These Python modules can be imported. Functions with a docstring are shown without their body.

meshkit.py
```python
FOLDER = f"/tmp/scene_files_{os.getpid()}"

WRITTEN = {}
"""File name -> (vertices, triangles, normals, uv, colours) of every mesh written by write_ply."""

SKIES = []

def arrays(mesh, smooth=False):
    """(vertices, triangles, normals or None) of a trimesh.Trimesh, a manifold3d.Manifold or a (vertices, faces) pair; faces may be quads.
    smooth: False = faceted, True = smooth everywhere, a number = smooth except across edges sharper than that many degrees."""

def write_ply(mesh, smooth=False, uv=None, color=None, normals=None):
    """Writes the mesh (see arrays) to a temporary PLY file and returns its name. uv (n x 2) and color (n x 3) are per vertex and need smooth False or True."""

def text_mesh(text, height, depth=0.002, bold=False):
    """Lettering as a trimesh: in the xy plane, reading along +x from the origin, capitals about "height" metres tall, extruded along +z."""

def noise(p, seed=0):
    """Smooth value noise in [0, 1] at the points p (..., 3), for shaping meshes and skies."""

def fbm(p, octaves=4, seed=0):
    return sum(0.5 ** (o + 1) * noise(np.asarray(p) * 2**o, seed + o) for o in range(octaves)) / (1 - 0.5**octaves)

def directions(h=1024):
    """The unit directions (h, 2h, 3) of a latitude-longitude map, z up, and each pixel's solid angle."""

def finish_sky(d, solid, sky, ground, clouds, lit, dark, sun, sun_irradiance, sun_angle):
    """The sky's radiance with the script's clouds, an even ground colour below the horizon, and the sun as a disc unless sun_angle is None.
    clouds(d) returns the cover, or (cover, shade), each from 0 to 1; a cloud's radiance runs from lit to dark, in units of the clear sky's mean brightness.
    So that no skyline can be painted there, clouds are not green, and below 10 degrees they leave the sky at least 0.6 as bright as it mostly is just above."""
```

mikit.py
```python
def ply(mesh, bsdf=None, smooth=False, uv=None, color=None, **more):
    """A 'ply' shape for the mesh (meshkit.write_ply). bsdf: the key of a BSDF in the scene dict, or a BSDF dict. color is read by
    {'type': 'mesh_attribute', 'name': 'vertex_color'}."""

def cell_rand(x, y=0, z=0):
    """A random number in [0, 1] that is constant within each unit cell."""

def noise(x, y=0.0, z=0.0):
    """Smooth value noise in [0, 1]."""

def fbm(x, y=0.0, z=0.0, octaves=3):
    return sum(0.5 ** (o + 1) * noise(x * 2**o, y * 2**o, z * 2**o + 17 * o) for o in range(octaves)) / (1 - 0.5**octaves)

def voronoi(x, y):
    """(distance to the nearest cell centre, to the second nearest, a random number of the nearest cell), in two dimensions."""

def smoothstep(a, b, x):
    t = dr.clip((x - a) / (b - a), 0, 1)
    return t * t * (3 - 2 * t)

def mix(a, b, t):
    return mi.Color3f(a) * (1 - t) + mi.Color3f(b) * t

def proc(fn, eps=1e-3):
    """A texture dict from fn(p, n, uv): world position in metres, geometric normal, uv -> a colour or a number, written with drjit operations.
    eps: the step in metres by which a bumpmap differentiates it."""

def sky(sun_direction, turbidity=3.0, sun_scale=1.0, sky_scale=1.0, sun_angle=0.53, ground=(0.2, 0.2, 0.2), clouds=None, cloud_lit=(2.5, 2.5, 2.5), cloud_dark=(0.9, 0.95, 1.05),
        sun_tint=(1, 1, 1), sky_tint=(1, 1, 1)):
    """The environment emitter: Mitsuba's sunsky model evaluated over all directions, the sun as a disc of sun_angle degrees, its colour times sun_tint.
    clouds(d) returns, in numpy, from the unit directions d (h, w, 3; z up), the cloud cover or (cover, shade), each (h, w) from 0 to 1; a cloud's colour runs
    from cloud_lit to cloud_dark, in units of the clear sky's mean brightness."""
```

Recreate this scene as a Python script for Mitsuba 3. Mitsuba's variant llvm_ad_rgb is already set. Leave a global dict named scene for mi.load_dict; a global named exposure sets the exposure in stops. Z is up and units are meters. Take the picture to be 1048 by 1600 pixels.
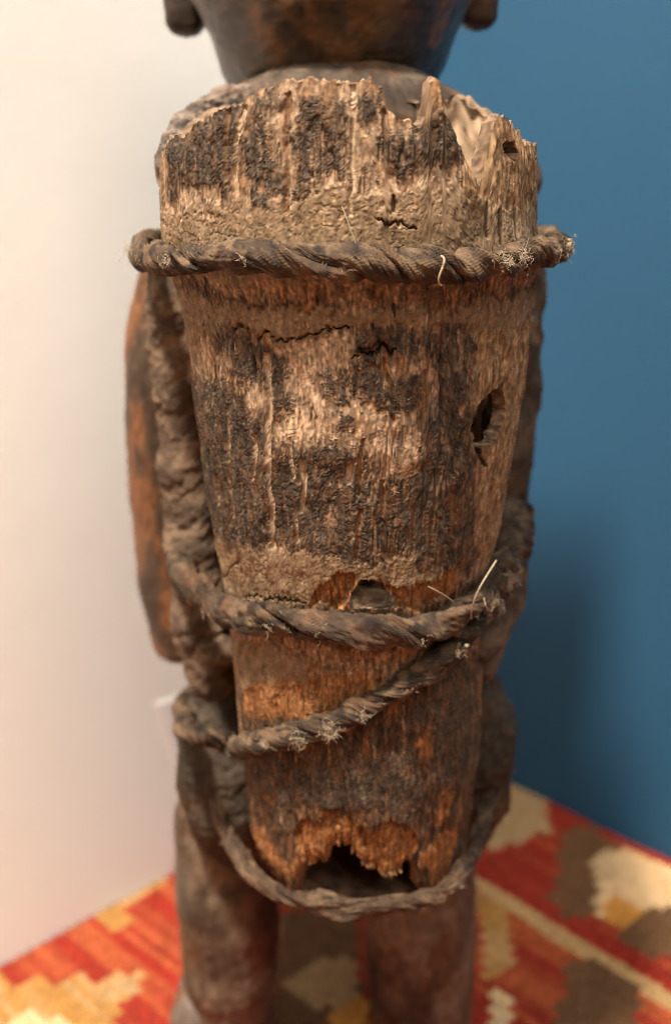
import math, numpy as np, trimesh, mitsuba as mi, mikit, meshkit, drjit as dr
from scipy.interpolate import CubicSpline, PchipInterpolator
T = mi.ScalarTransform4f
scene, labels = {}, {}

# ---------------------------------------------------------------- camera, lamps, exposure
CAM = np.array([0.0, -0.38, 0.40]); PITCH = math.radians(20)
TARGET = CAM + np.array([0, math.cos(PITCH), -math.sin(PITCH)])
scene['camera'] = {'type': 'thinlens', 'fov': 29.96, 'fov_axis': 'x', 'aperture_radius': 0.0030, 'focus_distance': 0.338,
                   'near_clip': 0.01, 'far_clip': 50.0, 'to_world': T().look_at(origin=CAM.tolist(), target=TARGET.tolist(), up=[0, 0, 1])}
exposure = 1.24
AIM = np.array([0.0, 0.0, 0.25])

def lamp(name, where, radius, rgb, label):
    """a round downlight: a glowing diffuser in a shallow metal housing, turned to the figure"""
    w = np.array(where, float)
    to = T().look_at(origin=w.tolist(), target=AIM.tolist(), up=[0.1, 0.2, 1])
    scene[name + '__diffuser'] = {'type': 'disk', 'to_world': to @ T().scale([radius, radius, 1]), 'bsdf': {'type': 'diffuse'},
                                  'emitter': {'type': 'area', 'radiance': {'type': 'rgb', 'value': list(rgb)}}}
    ring = trimesh.creation.revolve(np.array([[radius * 1.01, 0.004], [radius * 1.10, 0.004], [radius * 1.12, -0.03], [radius * 0.9, -0.05], [0.001, -0.05]]), sections=48)
    scene[name + '__housing'] = mikit.ply(ring, 'metal_white', smooth=30, to_world=to)
    labels[name] = {'label': label, 'category': 'lamp'}

KEY = (1.0, 0.88, 0.745)
lamp('spot_lamp', (-0.36, -0.52, 1.95), 0.10, [420 * c for c in KEY], 'small warm spot lamp high to the left of the figure')
lamp('fill_lamp', (0.35, -1.05, 1.9), 0.65, [3.0 * c for c in KEY], 'wide warm fill lamp added out of view above the camera')  # broad fill, added to brighten the walls and soften the shadows

# ---------------------------------------------------------------- measured tables (angles in degrees, heights in mm)
TUBE_PROFILE = [(117.9, 8.9, 36.3), (144.7, 8.7, 38.3), (170.5, 8.6, 40.3), (195.2, 7.7, 41.7), (219.0, 6.8, 41.5), (241.8, 6.8, 43.6), (263.9, 6.7, 46.8), (285.1, 7.0, 49.3), (305.6, 7.1, 51.0), (329.2, 6.3, 52.0), (348.1, 4.9, 55.4), (357.3, 4.3, 55.1), (371.8, 4.1, 54.7), (389.3, 4.0, 54.0)]
RIM_TOP = [(-180, 386), (-150, 388), (-132, 385), (-118, 382), (-108, 379), (-98, 376), (-90, 374), (-83, 374.5), (np.float64(-77.1), np.float64(376.1)), (np.float64(-59.8), np.float64(379.7)), (np.float64(-50.4), np.float64(383.7)), (np.float64(-38.1), np.float64(387.8)), (np.float64(-32.1), np.float64(388.9)), (np.float64(-29.3), np.float64(391.1)), (np.float64(-20.6), np.float64(393.6)), (np.float64(-11.7), np.float64(394.8)), (np.float64(-1.6), np.float64(393.6)), (np.float64(5.5), np.float64(394.4)), (np.float64(8.6), np.float64(392.1)), (np.float64(9.6), np.float64(388.2)), (np.float64(12.4), np.float64(385.8)), (np.float64(18.3), np.float64(384.2)), (np.float64(20.3), np.float64(385.7)), (np.float64(21.7), np.float64(393.4)), (np.float64(24.7), np.float64(394.4)), (np.float64(25.5), np.float64(386.5)), (np.float64(28.5), np.float64(382.7)), (np.float64(32.4), np.float64(376.4)), (np.float64(36.0), np.float64(370.5)), (np.float64(38.4), np.float64(367.8)), (np.float64(41.6), np.float64(376.0)), (np.float64(44.5), np.float64(382.9)), (np.float64(48.6), np.float64(386.6)), (np.float64(54.2), np.float64(380.0)), (np.float64(67.1), np.float64(377.7)), (np.float64(81.2), np.float64(373.7)), (76, 374), (84, 369), (94, 370), (103, 375), (112, 379), (122, 382), (133, 388), (150, 386), (180, 386)]
RIM_BOTTOM = [(-180, 140), (-110, 142), (np.float64(-82.4), np.float64(144.1)), (np.float64(-68.1), np.float64(141.2)), (np.float64(-52.9), np.float64(139.7)), (np.float64(-38.6), np.float64(137.6)), (np.float64(-34.5), np.float64(140.8)), (np.float64(-29.6), np.float64(152.4)), (np.float64(-24.0), np.float64(152.1)), (np.float64(-19.1), np.float64(150.4)), (np.float64(-15.8), np.float64(159.7)), (np.float64(-11.9), np.float64(162.8)), (np.float64(-7.2), np.float64(161.6)), (np.float64(-1.8), np.float64(154.6)), (np.float64(4.3), np.float64(150.9)), (np.float64(10.6), np.float64(148.4)), (np.float64(19.7), np.float64(148.2)), (np.float64(23.5), np.float64(152.2)), (np.float64(27.8), np.float64(151.8)), (np.float64(31.1), np.float64(141.7)), (np.float64(37.6), np.float64(135.3)), (np.float64(47.3), np.float64(134.6)), (np.float64(64.7), np.float64(136.0)), (np.float64(80.1), np.float64(138.6)), (110, 142), (180, 140)]
HOLES = [[(np.float64(38.5), np.float64(302.0)), (np.float64(39.6), np.float64(306.6)), (np.float64(42.4), np.float64(309.1)), (np.float64(45.5), np.float64(310.5)), (np.float64(49.6), np.float64(311.3)), (np.float64(52.9), np.float64(312.6)), (np.float64(55.6), np.float64(303.7)), (np.float64(54.2), np.float64(299.1)), (np.float64(51.2), np.float64(294.8)), (np.float64(45.3), np.float64(294.8)), (np.float64(40.9), np.float64(296.4))], [(np.float64(39.5), np.float64(297.8)), (np.float64(42.4), np.float64(295.0)), (np.float64(45.2), np.float64(291.7)), (np.float64(47.9), np.float64(287.6)), (np.float64(44.7), np.float64(289.5)), (np.float64(41.5), np.float64(293.2))], [(np.float64(48.0), np.float64(379.1)), (np.float64(53.0), np.float64(378.9)), (np.float64(55.7), np.float64(376.0)), (np.float64(54.3), np.float64(373.6)), (np.float64(51.0), np.float64(374.7)), (np.float64(48.4), np.float64(376.7))], [(np.float64(-3.4), np.float64(247.9)), (np.float64(-2.9), np.float64(253.1)), (np.float64(0.4), np.float64(257.3)), (np.float64(4.5), np.float64(258.3)), (np.float64(8.9), np.float64(255.5)), (np.float64(12.7), np.float64(247.4))]]
PATCH_DARK = [[(np.float64(-70.0), np.float64(377.5)), (np.float64(-50.4), np.float64(384.0)), (np.float64(-38.1), np.float64(387.8)), (np.float64(-32.1), np.float64(388.2)), (np.float64(-32.6), np.float64(374.8)), (np.float64(-37.2), np.float64(369.0)), (np.float64(-50.8), np.float64(368.1)), (np.float64(-62.6), np.float64(370.7))], [(np.float64(-29.6), np.float64(384.9)), (np.float64(-26.3), np.float64(390.5)), (np.float64(-21.5), np.float64(391.3)), (np.float64(-21.8), np.float64(375.1)), (np.float64(-20.5), np.float64(367.3)), (np.float64(-22.0), np.float64(363.7)), (np.float64(-26.7), np.float64(363.1)), (np.float64(-28.2), np.float64(367.0)), (np.float64(-29.7), np.float64(374.9))], [(np.float64(-14.5), np.float64(384.5)), (np.float64(-12.8), np.float64(388.2)), (np.float64(-9.0), np.float64(387.9)), (np.float64(-9.7), np.float64(378.5)), (np.float64(-9.1), np.float64(369.1)), (np.float64(-14.3), np.float64(368.7))], [(np.float64(-7.0), np.float64(373.1)), (np.float64(-6.6), np.float64(386.1)), (np.float64(-1.5), np.float64(389.1)), (np.float64(-0.5), np.float64(375.4)), (np.float64(-3.2), np.float64(371.5))], [(np.float64(1.3), np.float64(392.1)), (np.float64(6.0), np.float64(392.4)), (np.float64(5.7), np.float64(384.6)), (np.float64(1.8), np.float64(383.5))], [(np.float64(6.6), np.float64(381.1)), (np.float64(10.0), np.float64(381.5)), (np.float64(10.0), np.float64(376.9)), (np.float64(6.9), np.float64(376.9))], [(np.float64(10.0), np.float64(383.0)), (np.float64(15.6), np.float64(383.6)), (np.float64(18.3), np.float64(382.0)), (np.float64(17.4), np.float64(373.4)), (np.float64(10.7), np.float64(372.6))], [(np.float64(17.4), np.float64(385.4)), (np.float64(27.8), np.float64(385.2)), (np.float64(30.2), np.float64(379.6)), (np.float64(29.4), np.float64(373.0)), (np.float64(24.9), np.float64(375.0)), (np.float64(20.2), np.float64(372.8)), (np.float64(17.8), np.float64(376.8))], [(np.float64(-48.0), np.float64(331.1)), (np.float64(-38.7), np.float64(328.7)), (np.float64(-28.2), np.float64(325.4)), (np.float64(-29.9), np.float64(317.1)), (np.float64(-37.9), np.float64(314.3)), (np.float64(-44.0), np.float64(320.7)), (np.float64(-51.7), np.float64(323.2))], [(np.float64(-28.9), np.float64(322.6)), (np.float64(-23.8), np.float64(325.8)), (np.float64(-21.9), np.float64(323.3)), (np.float64(-23.5), np.float64(316.0)), (np.float64(-23.0), np.float64(308.7)), (np.float64(-27.2), np.float64(306.4)), (np.float64(-29.5), np.float64(311.7))], [(np.float64(-82.3), np.float64(305.8)), (np.float64(-49.9), np.float64(314.3)), (np.float64(-40.3), np.float64(306.5)), (np.float64(-31.2), np.float64(305.9)), (np.float64(-29.5), np.float64(296.7)), (np.float64(-19.3), np.float64(296.9)), (np.float64(-17.7), np.float64(282.5)), (np.float64(-20.7), np.float64(268.0)), (np.float64(-32.4), np.float64(266.2)), (np.float64(-80.6), np.float64(256.9)), (np.float64(-81.6), np.float64(272.9))], [(np.float64(-10.9), np.float64(319.5)), (np.float64(-5.2), np.float64(320.5)), (np.float64(-2.0), np.float64(318.8)), (np.float64(-2.9), np.float64(314.9)), (np.float64(-8.4), np.float64(313.7)), (np.float64(-10.7), np.float64(315.0))], [(np.float64(-0.8), np.float64(331.1)), (np.float64(5.5), np.float64(332.5)), (np.float64(8.0), np.float64(329.2)), (np.float64(7.2), np.float64(324.0)), (np.float64(2.4), np.float64(322.4)), (np.float64(-0.7), np.float64(325.9))], [(np.float64(-1.2), np.float64(321.1)), (np.float64(2.4), np.float64(321.3)), (np.float64(7.1), np.float64(316.9)), (np.float64(16.7), np.float64(318.3)), (np.float64(17.1), np.float64(311.0)), (np.float64(14.1), np.float64(308.0)), (np.float64(7.1), np.float64(309.7)), (np.float64(3.2), np.float64(313.4)), (np.float64(-1.0), np.float64(314.9))], [(np.float64(7.4), np.float64(331.1)), (np.float64(15.0), np.float64(332.5)), (np.float64(19.0), np.float64(328.7)), (np.float64(15.0), np.float64(323.7)), (np.float64(10.1), np.float64(325.7))], [(np.float64(19.0), np.float64(332.3)), (np.float64(29.5), np.float64(333.3)), (np.float64(37.4), np.float64(327.0)), (np.float64(36.9), np.float64(310.7)), (np.float64(28.2), np.float64(308.2)), (np.float64(25.6), np.float64(319.3)), (np.float64(21.2), np.float64(323.3))], [(np.float64(19.2), np.float64(312.7)), (np.float64(28.2), np.float64(310.0)), (np.float64(37.2), np.float64(305.1)), (np.float64(40.3), np.float64(285.2)), (np.float64(27.6), np.float64(289.2)), (np.float64(19.9), np.float64(297.8)), (np.float64(17.2), np.float64(305.5))], [(np.float64(-26.5), np.float64(289.4)), (np.float64(-19.3), np.float64(296.9)), (np.float64(-8.8), np.float64(300.4)), (np.float64(-0.8), np.float64(297.8)), (np.float64(3.4), np.float64(291.1)), (np.float64(11.8), np.float64(289.8)), (np.float64(15.9), np.float64(291.4)), (np.float64(30.1), np.float64(288.9)), (np.float64(43.6), np.float64(278.5)), (np.float64(44.4), np.float64(261.6)), (np.float64(32.4), np.float64(257.7)), (np.float64(13.5), np.float64(264.5)), (np.float64(-0.1), np.float64(263.0)), (np.float64(-13.7), np.float64(264.5)), (np.float64(-25.9), np.float64(265.2))], [(np.float64(-8.6), np.float64(309.7)), (np.float64(-3.7), np.float64(308.9)), (np.float64(-4.8), np.float64(305.2)), (np.float64(-8.4), np.float64(305.7))], [(np.float64(21.9), np.float64(226.4)), (np.float64(50.0), np.float64(227.0)), (np.float64(64.8), np.float64(210.9)), (np.float64(42.6), np.float64(204.1)), (np.float64(25.1), np.float64(205.8))], [(np.float64(-77.6), np.float64(175.9)), (np.float64(-23.8), np.float64(191.2)), (np.float64(21.7), np.float64(195.1)), (np.float64(28.5), np.float64(179.4)), (np.float64(22.3), np.float64(168.3)), (np.float64(9.9), np.float64(176.9)), (np.float64(-5.8), np.float64(176.5)), (np.float64(-19.1), np.float64(175.8)), (np.float64(-39.6), np.float64(174.0)), (np.float64(-59.6), np.float64(172.0))], [(np.float64(35.0), np.float64(203.8)), (np.float64(69.6), np.float64(209.2)), (np.float64(72.3), np.float64(174.3)), (np.float64(43.9), np.float64(175.1)), (np.float64(32.2), np.float64(188.2))]]
PATCH_CLAY = [[(np.float64(-82.3), np.float64(357.5)), (np.float64(-42.4), np.float64(363.3)), (np.float64(-19.0), np.float64(365.8)), (np.float64(-1.6), np.float64(369.2)), (np.float64(6.9), np.float64(367.6)), (np.float64(23.0), np.float64(367.2)), (np.float64(33.2), np.float64(368.4)), (np.float64(40.4), np.float64(363.1)), (np.float64(52.3), np.float64(360.5)), (np.float64(81.0), np.float64(359.5)), (np.float64(79.1), np.float64(341.5)), (np.float64(-1.7), np.float64(345.1)), (np.float64(-79.5), np.float64(341.4))], [(np.float64(-80.0), np.float64(337.5)), (np.float64(79.9), np.float64(336.5)), (np.float64(80.8), np.float64(325.8)), (np.float64(42.9), np.float64(328.1)), (np.float64(18.9), np.float64(334.1)), (np.float64(11.1), np.float64(330.9)), (np.float64(-0.8), np.float64(333.8)), (np.float64(-15.3), np.float64(330.0)), (np.float64(-25.3), np.float64(328.6)), (np.float64(-31.9), np.float64(330.9)), (np.float64(-39.2), np.float64(329.7)), (np.float64(-46.5), np.float64(324.0)), (np.float64(-52.9), np.float64(326.7)), (np.float64(-82.2), np.float64(319.7))], [(np.float64(-80.4), np.float64(258.1)), (np.float64(-49.8), np.float64(268.3)), (np.float64(-39.9), np.float64(264.7)), (np.float64(-28.5), np.float64(264.4)), (np.float64(-9.2), np.float64(264.4)), (np.float64(9.0), np.float64(262.8)), (np.float64(35.5), np.float64(257.1)), (np.float64(34.6), np.float64(245.3)), (np.float64(14.6), np.float64(249.4)), (np.float64(9.3), np.float64(256.8)), (np.float64(4.5), np.float64(259.8)), (np.float64(-3.6), np.float64(258.7)), (np.float64(-9.6), np.float64(253.1)), (np.float64(-17.3), np.float64(248.1)), (np.float64(-54.5), np.float64(240.3)), (np.float64(-81.6), np.float64(235.5))], [(np.float64(-72.6), np.float64(220.9)), (np.float64(-36.3), np.float64(230.5)), (np.float64(-21.2), np.float64(228.8)), (np.float64(-24.8), np.float64(218.0)), (np.float64(-42.3), np.float64(211.0)), (np.float64(-70.0), np.float64(206.7))]]
PATCH_PALE = [[(np.float64(-25.8), np.float64(328.2)), (np.float64(-2.8), np.float64(332.0)), (np.float64(-1.1), np.float64(324.1)), (np.float64(-2.9), np.float64(317.0)), (np.float64(-5.6), np.float64(309.8)), (np.float64(-0.8), np.float64(302.5)), (np.float64(15.1), np.float64(309.3)), (np.float64(19.7), np.float64(299.7)), (np.float64(11.6), np.float64(291.8)), (np.float64(-0.8), np.float64(297.8)), (np.float64(-12.9), np.float64(300.2)), (np.float64(-19.3), np.float64(297.8)), (np.float64(-28.2), np.float64(298.7)), (np.float64(-24.1), np.float64(308.6)), (np.float64(-22.4), np.float64(316.1))], [(np.float64(-0.7), np.float64(392.1)), (np.float64(1.8), np.float64(383.1)), (np.float64(5.2), np.float64(377.0)), (np.float64(9.0), np.float64(369.1)), (np.float64(8.5), np.float64(362.8)), (np.float64(-8.4), np.float64(366.0)), (np.float64(-1.5), np.float64(375.4))], [(np.float64(-81.9), np.float64(353.9)), (np.float64(-50.9), np.float64(365.6)), (np.float64(-30.8), np.float64(362.0)), (np.float64(-11.9), np.float64(365.2)), (np.float64(-1.7), np.float64(362.9)), (np.float64(-1.9), np.float64(355.2)), (np.float64(-81.8), np.float64(348.8))], [(np.float64(-68.0), np.float64(319.5)), (np.float64(-52.8), np.float64(323.1)), (np.float64(-55.3), np.float64(308.6)), (np.float64(-81.9), np.float64(301.8))], [(np.float64(-50.6), np.float64(325.3)), (np.float64(-42.0), np.float64(326.5)), (np.float64(-47.8), np.float64(312.8)), (np.float64(-53.0), np.float64(311.8))], [(np.float64(-37.7), np.float64(316.1)), (np.float64(-29.1), np.float64(317.6)), (np.float64(-29.8), np.float64(308.0)), (np.float64(-37.5), np.float64(306.9))], [(np.float64(3.4), np.float64(324.1)), (np.float64(12.1), np.float64(326.0)), (np.float64(9.1), np.float64(316.9)), (np.float64(4.3), np.float64(319.7))], [(np.float64(-21.6), np.float64(389.0)), (np.float64(-14.9), np.float64(390.6)), (np.float64(-15.1), np.float64(362.7)), (np.float64(-21.3), np.float64(362.5))], [(np.float64(19.3), np.float64(372.1)), (np.float64(25.0), np.float64(373.2)), (np.float64(31.1), np.float64(370.1)), (np.float64(34.4), np.float64(360.2)), (np.float64(24.7), np.float64(354.2)), (np.float64(17.4), np.float64(362.6))], [(np.float64(-3.4), np.float64(318.8)), (np.float64(-0.7), np.float64(312.6)), (np.float64(7.0), np.float64(308.8)), (np.float64(15.1), np.float64(307.5)), (np.float64(7.2), np.float64(298.6)), (np.float64(-0.8), np.float64(300.6)), (np.float64(-5.6), np.float64(309.8))]]
PATCH_TAN = [[(np.float64(35.5), np.float64(376.3)), (np.float64(45.5), np.float64(385.4)), (np.float64(81.0), np.float64(373.7)), (np.float64(79.5), np.float64(346.9)), (np.float64(35.2), np.float64(351.9)), (np.float64(32.2), np.float64(366.8))], [(np.float64(38.1), np.float64(332.4)), (np.float64(80.0), np.float64(331.7)), (np.float64(80.9), np.float64(306.1)), (np.float64(79.2), np.float64(269.2)), (np.float64(79.0), np.float64(247.3)), (np.float64(50.2), np.float64(255.9)), (np.float64(44.2), np.float64(282.4)), (np.float64(48.2), np.float64(287.6)), (np.float64(41.5), np.float64(296.7)), (np.float64(38.5), np.float64(306.8)), (np.float64(39.0), np.float64(321.4))]]
PATCH_BROWN = [[(np.float64(-67.0), np.float64(378.9)), (np.float64(-50.4), np.float64(384.5)), (np.float64(-32.1), np.float64(388.1)), (np.float64(-32.8), np.float64(366.8)), (np.float64(-68.3), np.float64(364.2))], [(np.float64(-69.2), np.float64(209.4)), (np.float64(79.8), np.float64(219.8)), (np.float64(79.6), np.float64(145.7)), (np.float64(47.2), np.float64(129.8)), (np.float64(-37.1), np.float64(133.3)), (np.float64(-81.9), np.float64(147.1))], [(np.float64(-63.8), np.float64(341.7)), (np.float64(79.8), np.float64(338.4)), (np.float64(79.7), np.float64(330.8)), (np.float64(7.7), np.float64(339.8)), (np.float64(-76.4), np.float64(332.3))], [(np.float64(15.5), np.float64(298.2)), (np.float64(41.5), np.float64(296.7)), (np.float64(52.0), np.float64(251.0)), (np.float64(21.5), np.float64(257.3))], [(np.float64(-50.8), np.float64(251.3)), (np.float64(64.0), np.float64(249.8)), (np.float64(80.0), np.float64(228.9)), (np.float64(-55.4), np.float64(236.7))], [(np.float64(-73.8), np.float64(315.5)), (np.float64(-28.5), np.float64(322.7)), (np.float64(-34.1), np.float64(263.8)), (np.float64(-80.1), np.float64(251.7))]]
PATCH_ORANGE = [[(np.float64(-18.4), np.float64(247.3)), (np.float64(-15.4), np.float64(252.6)), (np.float64(-9.4), np.float64(258.1)), (np.float64(-3.5), np.float64(260.2)), (np.float64(-1.9), np.float64(257.7)), (np.float64(-2.9), np.float64(254.0)), (np.float64(-6.4), np.float64(247.8))], [(np.float64(8.9), np.float64(253.8)), (np.float64(19.2), np.float64(254.4)), (np.float64(32.8), np.float64(255.5)), (np.float64(41.9), np.float64(257.9)), (np.float64(37.3), np.float64(248.0)), (np.float64(22.9), np.float64(245.1)), (np.float64(12.7), np.float64(247.0))], [(np.float64(-62.8), np.float64(208.1)), (np.float64(-24.5), np.float64(221.5)), (np.float64(0.2), np.float64(225.8)), (np.float64(11.0), np.float64(223.1)), (np.float64(5.5), np.float64(215.6)), (np.float64(-16.6), np.float64(209.3)), (np.float64(-61.6), np.float64(196.9))], [(np.float64(-34.3), np.float64(163.0)), (np.float64(-28.0), np.float64(169.2)), (np.float64(-19.6), np.float64(168.8)), (np.float64(-15.4), np.float64(176.4)), (np.float64(-7.2), np.float64(177.1)), (np.float64(-4.1), np.float64(170.4)), (np.float64(4.0), np.float64(167.9)), (np.float64(9.9), np.float64(171.3)), (np.float64(22.2), np.float64(169.6)), (np.float64(27.0), np.float64(159.7)), (np.float64(25.6), np.float64(148.3)), (np.float64(10.6), np.float64(148.1)), (np.float64(-1.8), np.float64(153.9)), (np.float64(-10.7), np.float64(162.4)), (np.float64(-19.1), np.float64(150.4)), (np.float64(-31.2), np.float64(150.9))], [(np.float64(-82.1), np.float64(148.1)), (np.float64(-57.9), np.float64(156.1)), (np.float64(-37.1), np.float64(149.2)), (np.float64(-28.9), np.float64(159.2)), (np.float64(-31.9), np.float64(144.1)), (np.float64(-40.8), np.float64(138.0)), (np.float64(-56.0), np.float64(139.8))], [(np.float64(43.1), np.float64(185.2)), (np.float64(53.9), np.float64(184.0)), (np.float64(51.4), np.float64(172.6)), (np.float64(43.4), np.float64(162.7)), (np.float64(36.8), np.float64(164.8))], [(np.float64(38.9), np.float64(209.6)), (np.float64(51.7), np.float64(224.2)), (np.float64(61.2), np.float64(218.9)), (np.float64(49.3), np.float64(206.7)), (np.float64(38.5), np.float64(198.4)), (np.float64(28.1), np.float64(191.5)), (np.float64(24.9), np.float64(199.1))], [(np.float64(30.6), np.float64(153.7)), (np.float64(41.6), np.float64(160.8)), (np.float64(58.6), np.float64(157.1)), (np.float64(50.7), np.float64(139.2)), (np.float64(36.3), np.float64(138.9))], [(np.float64(0.3), np.float64(326.7)), (np.float64(7.3), np.float64(328.4)), (np.float64(11.5), np.float64(326.5)), (np.float64(7.1), np.float64(316.9)), (np.float64(2.4), np.float64(320.9)), (np.float64(0.5), np.float64(322.7))]]
RECESS = [[(np.float64(-18.4), np.float64(247.3)), (np.float64(-15.4), np.float64(252.6)), (np.float64(-9.4), np.float64(258.1)), (np.float64(-3.5), np.float64(260.2)), (np.float64(-1.9), np.float64(257.7)), (np.float64(-2.9), np.float64(254.0)), (np.float64(-6.4), np.float64(247.8))], [(np.float64(8.9), np.float64(253.8)), (np.float64(19.2), np.float64(254.4)), (np.float64(32.8), np.float64(255.5)), (np.float64(41.9), np.float64(257.9)), (np.float64(37.3), np.float64(248.0)), (np.float64(22.9), np.float64(245.1)), (np.float64(12.7), np.float64(247.0))], [(np.float64(-34.3), np.float64(163.0)), (np.float64(-28.0), np.float64(169.2)), (np.float64(-19.6), np.float64(168.8)), (np.float64(-15.4), np.float64(176.4)), (np.float64(-7.2), np.float64(177.1)), (np.float64(-4.1), np.float64(170.4)), (np.float64(4.0), np.float64(167.9)), (np.float64(9.9), np.float64(171.3)), (np.float64(22.2), np.float64(169.6)), (np.float64(27.0), np.float64(159.7)), (np.float64(25.6), np.float64(148.3)), (np.float64(10.6), np.float64(148.1)), (np.float64(-1.8), np.float64(153.9)), (np.float64(-10.7), np.float64(162.4)), (np.float64(-19.1), np.float64(150.4)), (np.float64(-31.2), np.float64(150.9))], [(np.float64(0.3), np.float64(326.7)), (np.float64(7.3), np.float64(328.4)), (np.float64(11.5), np.float64(326.5)), (np.float64(7.1), np.float64(316.9)), (np.float64(2.4), np.float64(320.9)), (np.float64(0.5), np.float64(322.7))]]
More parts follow.
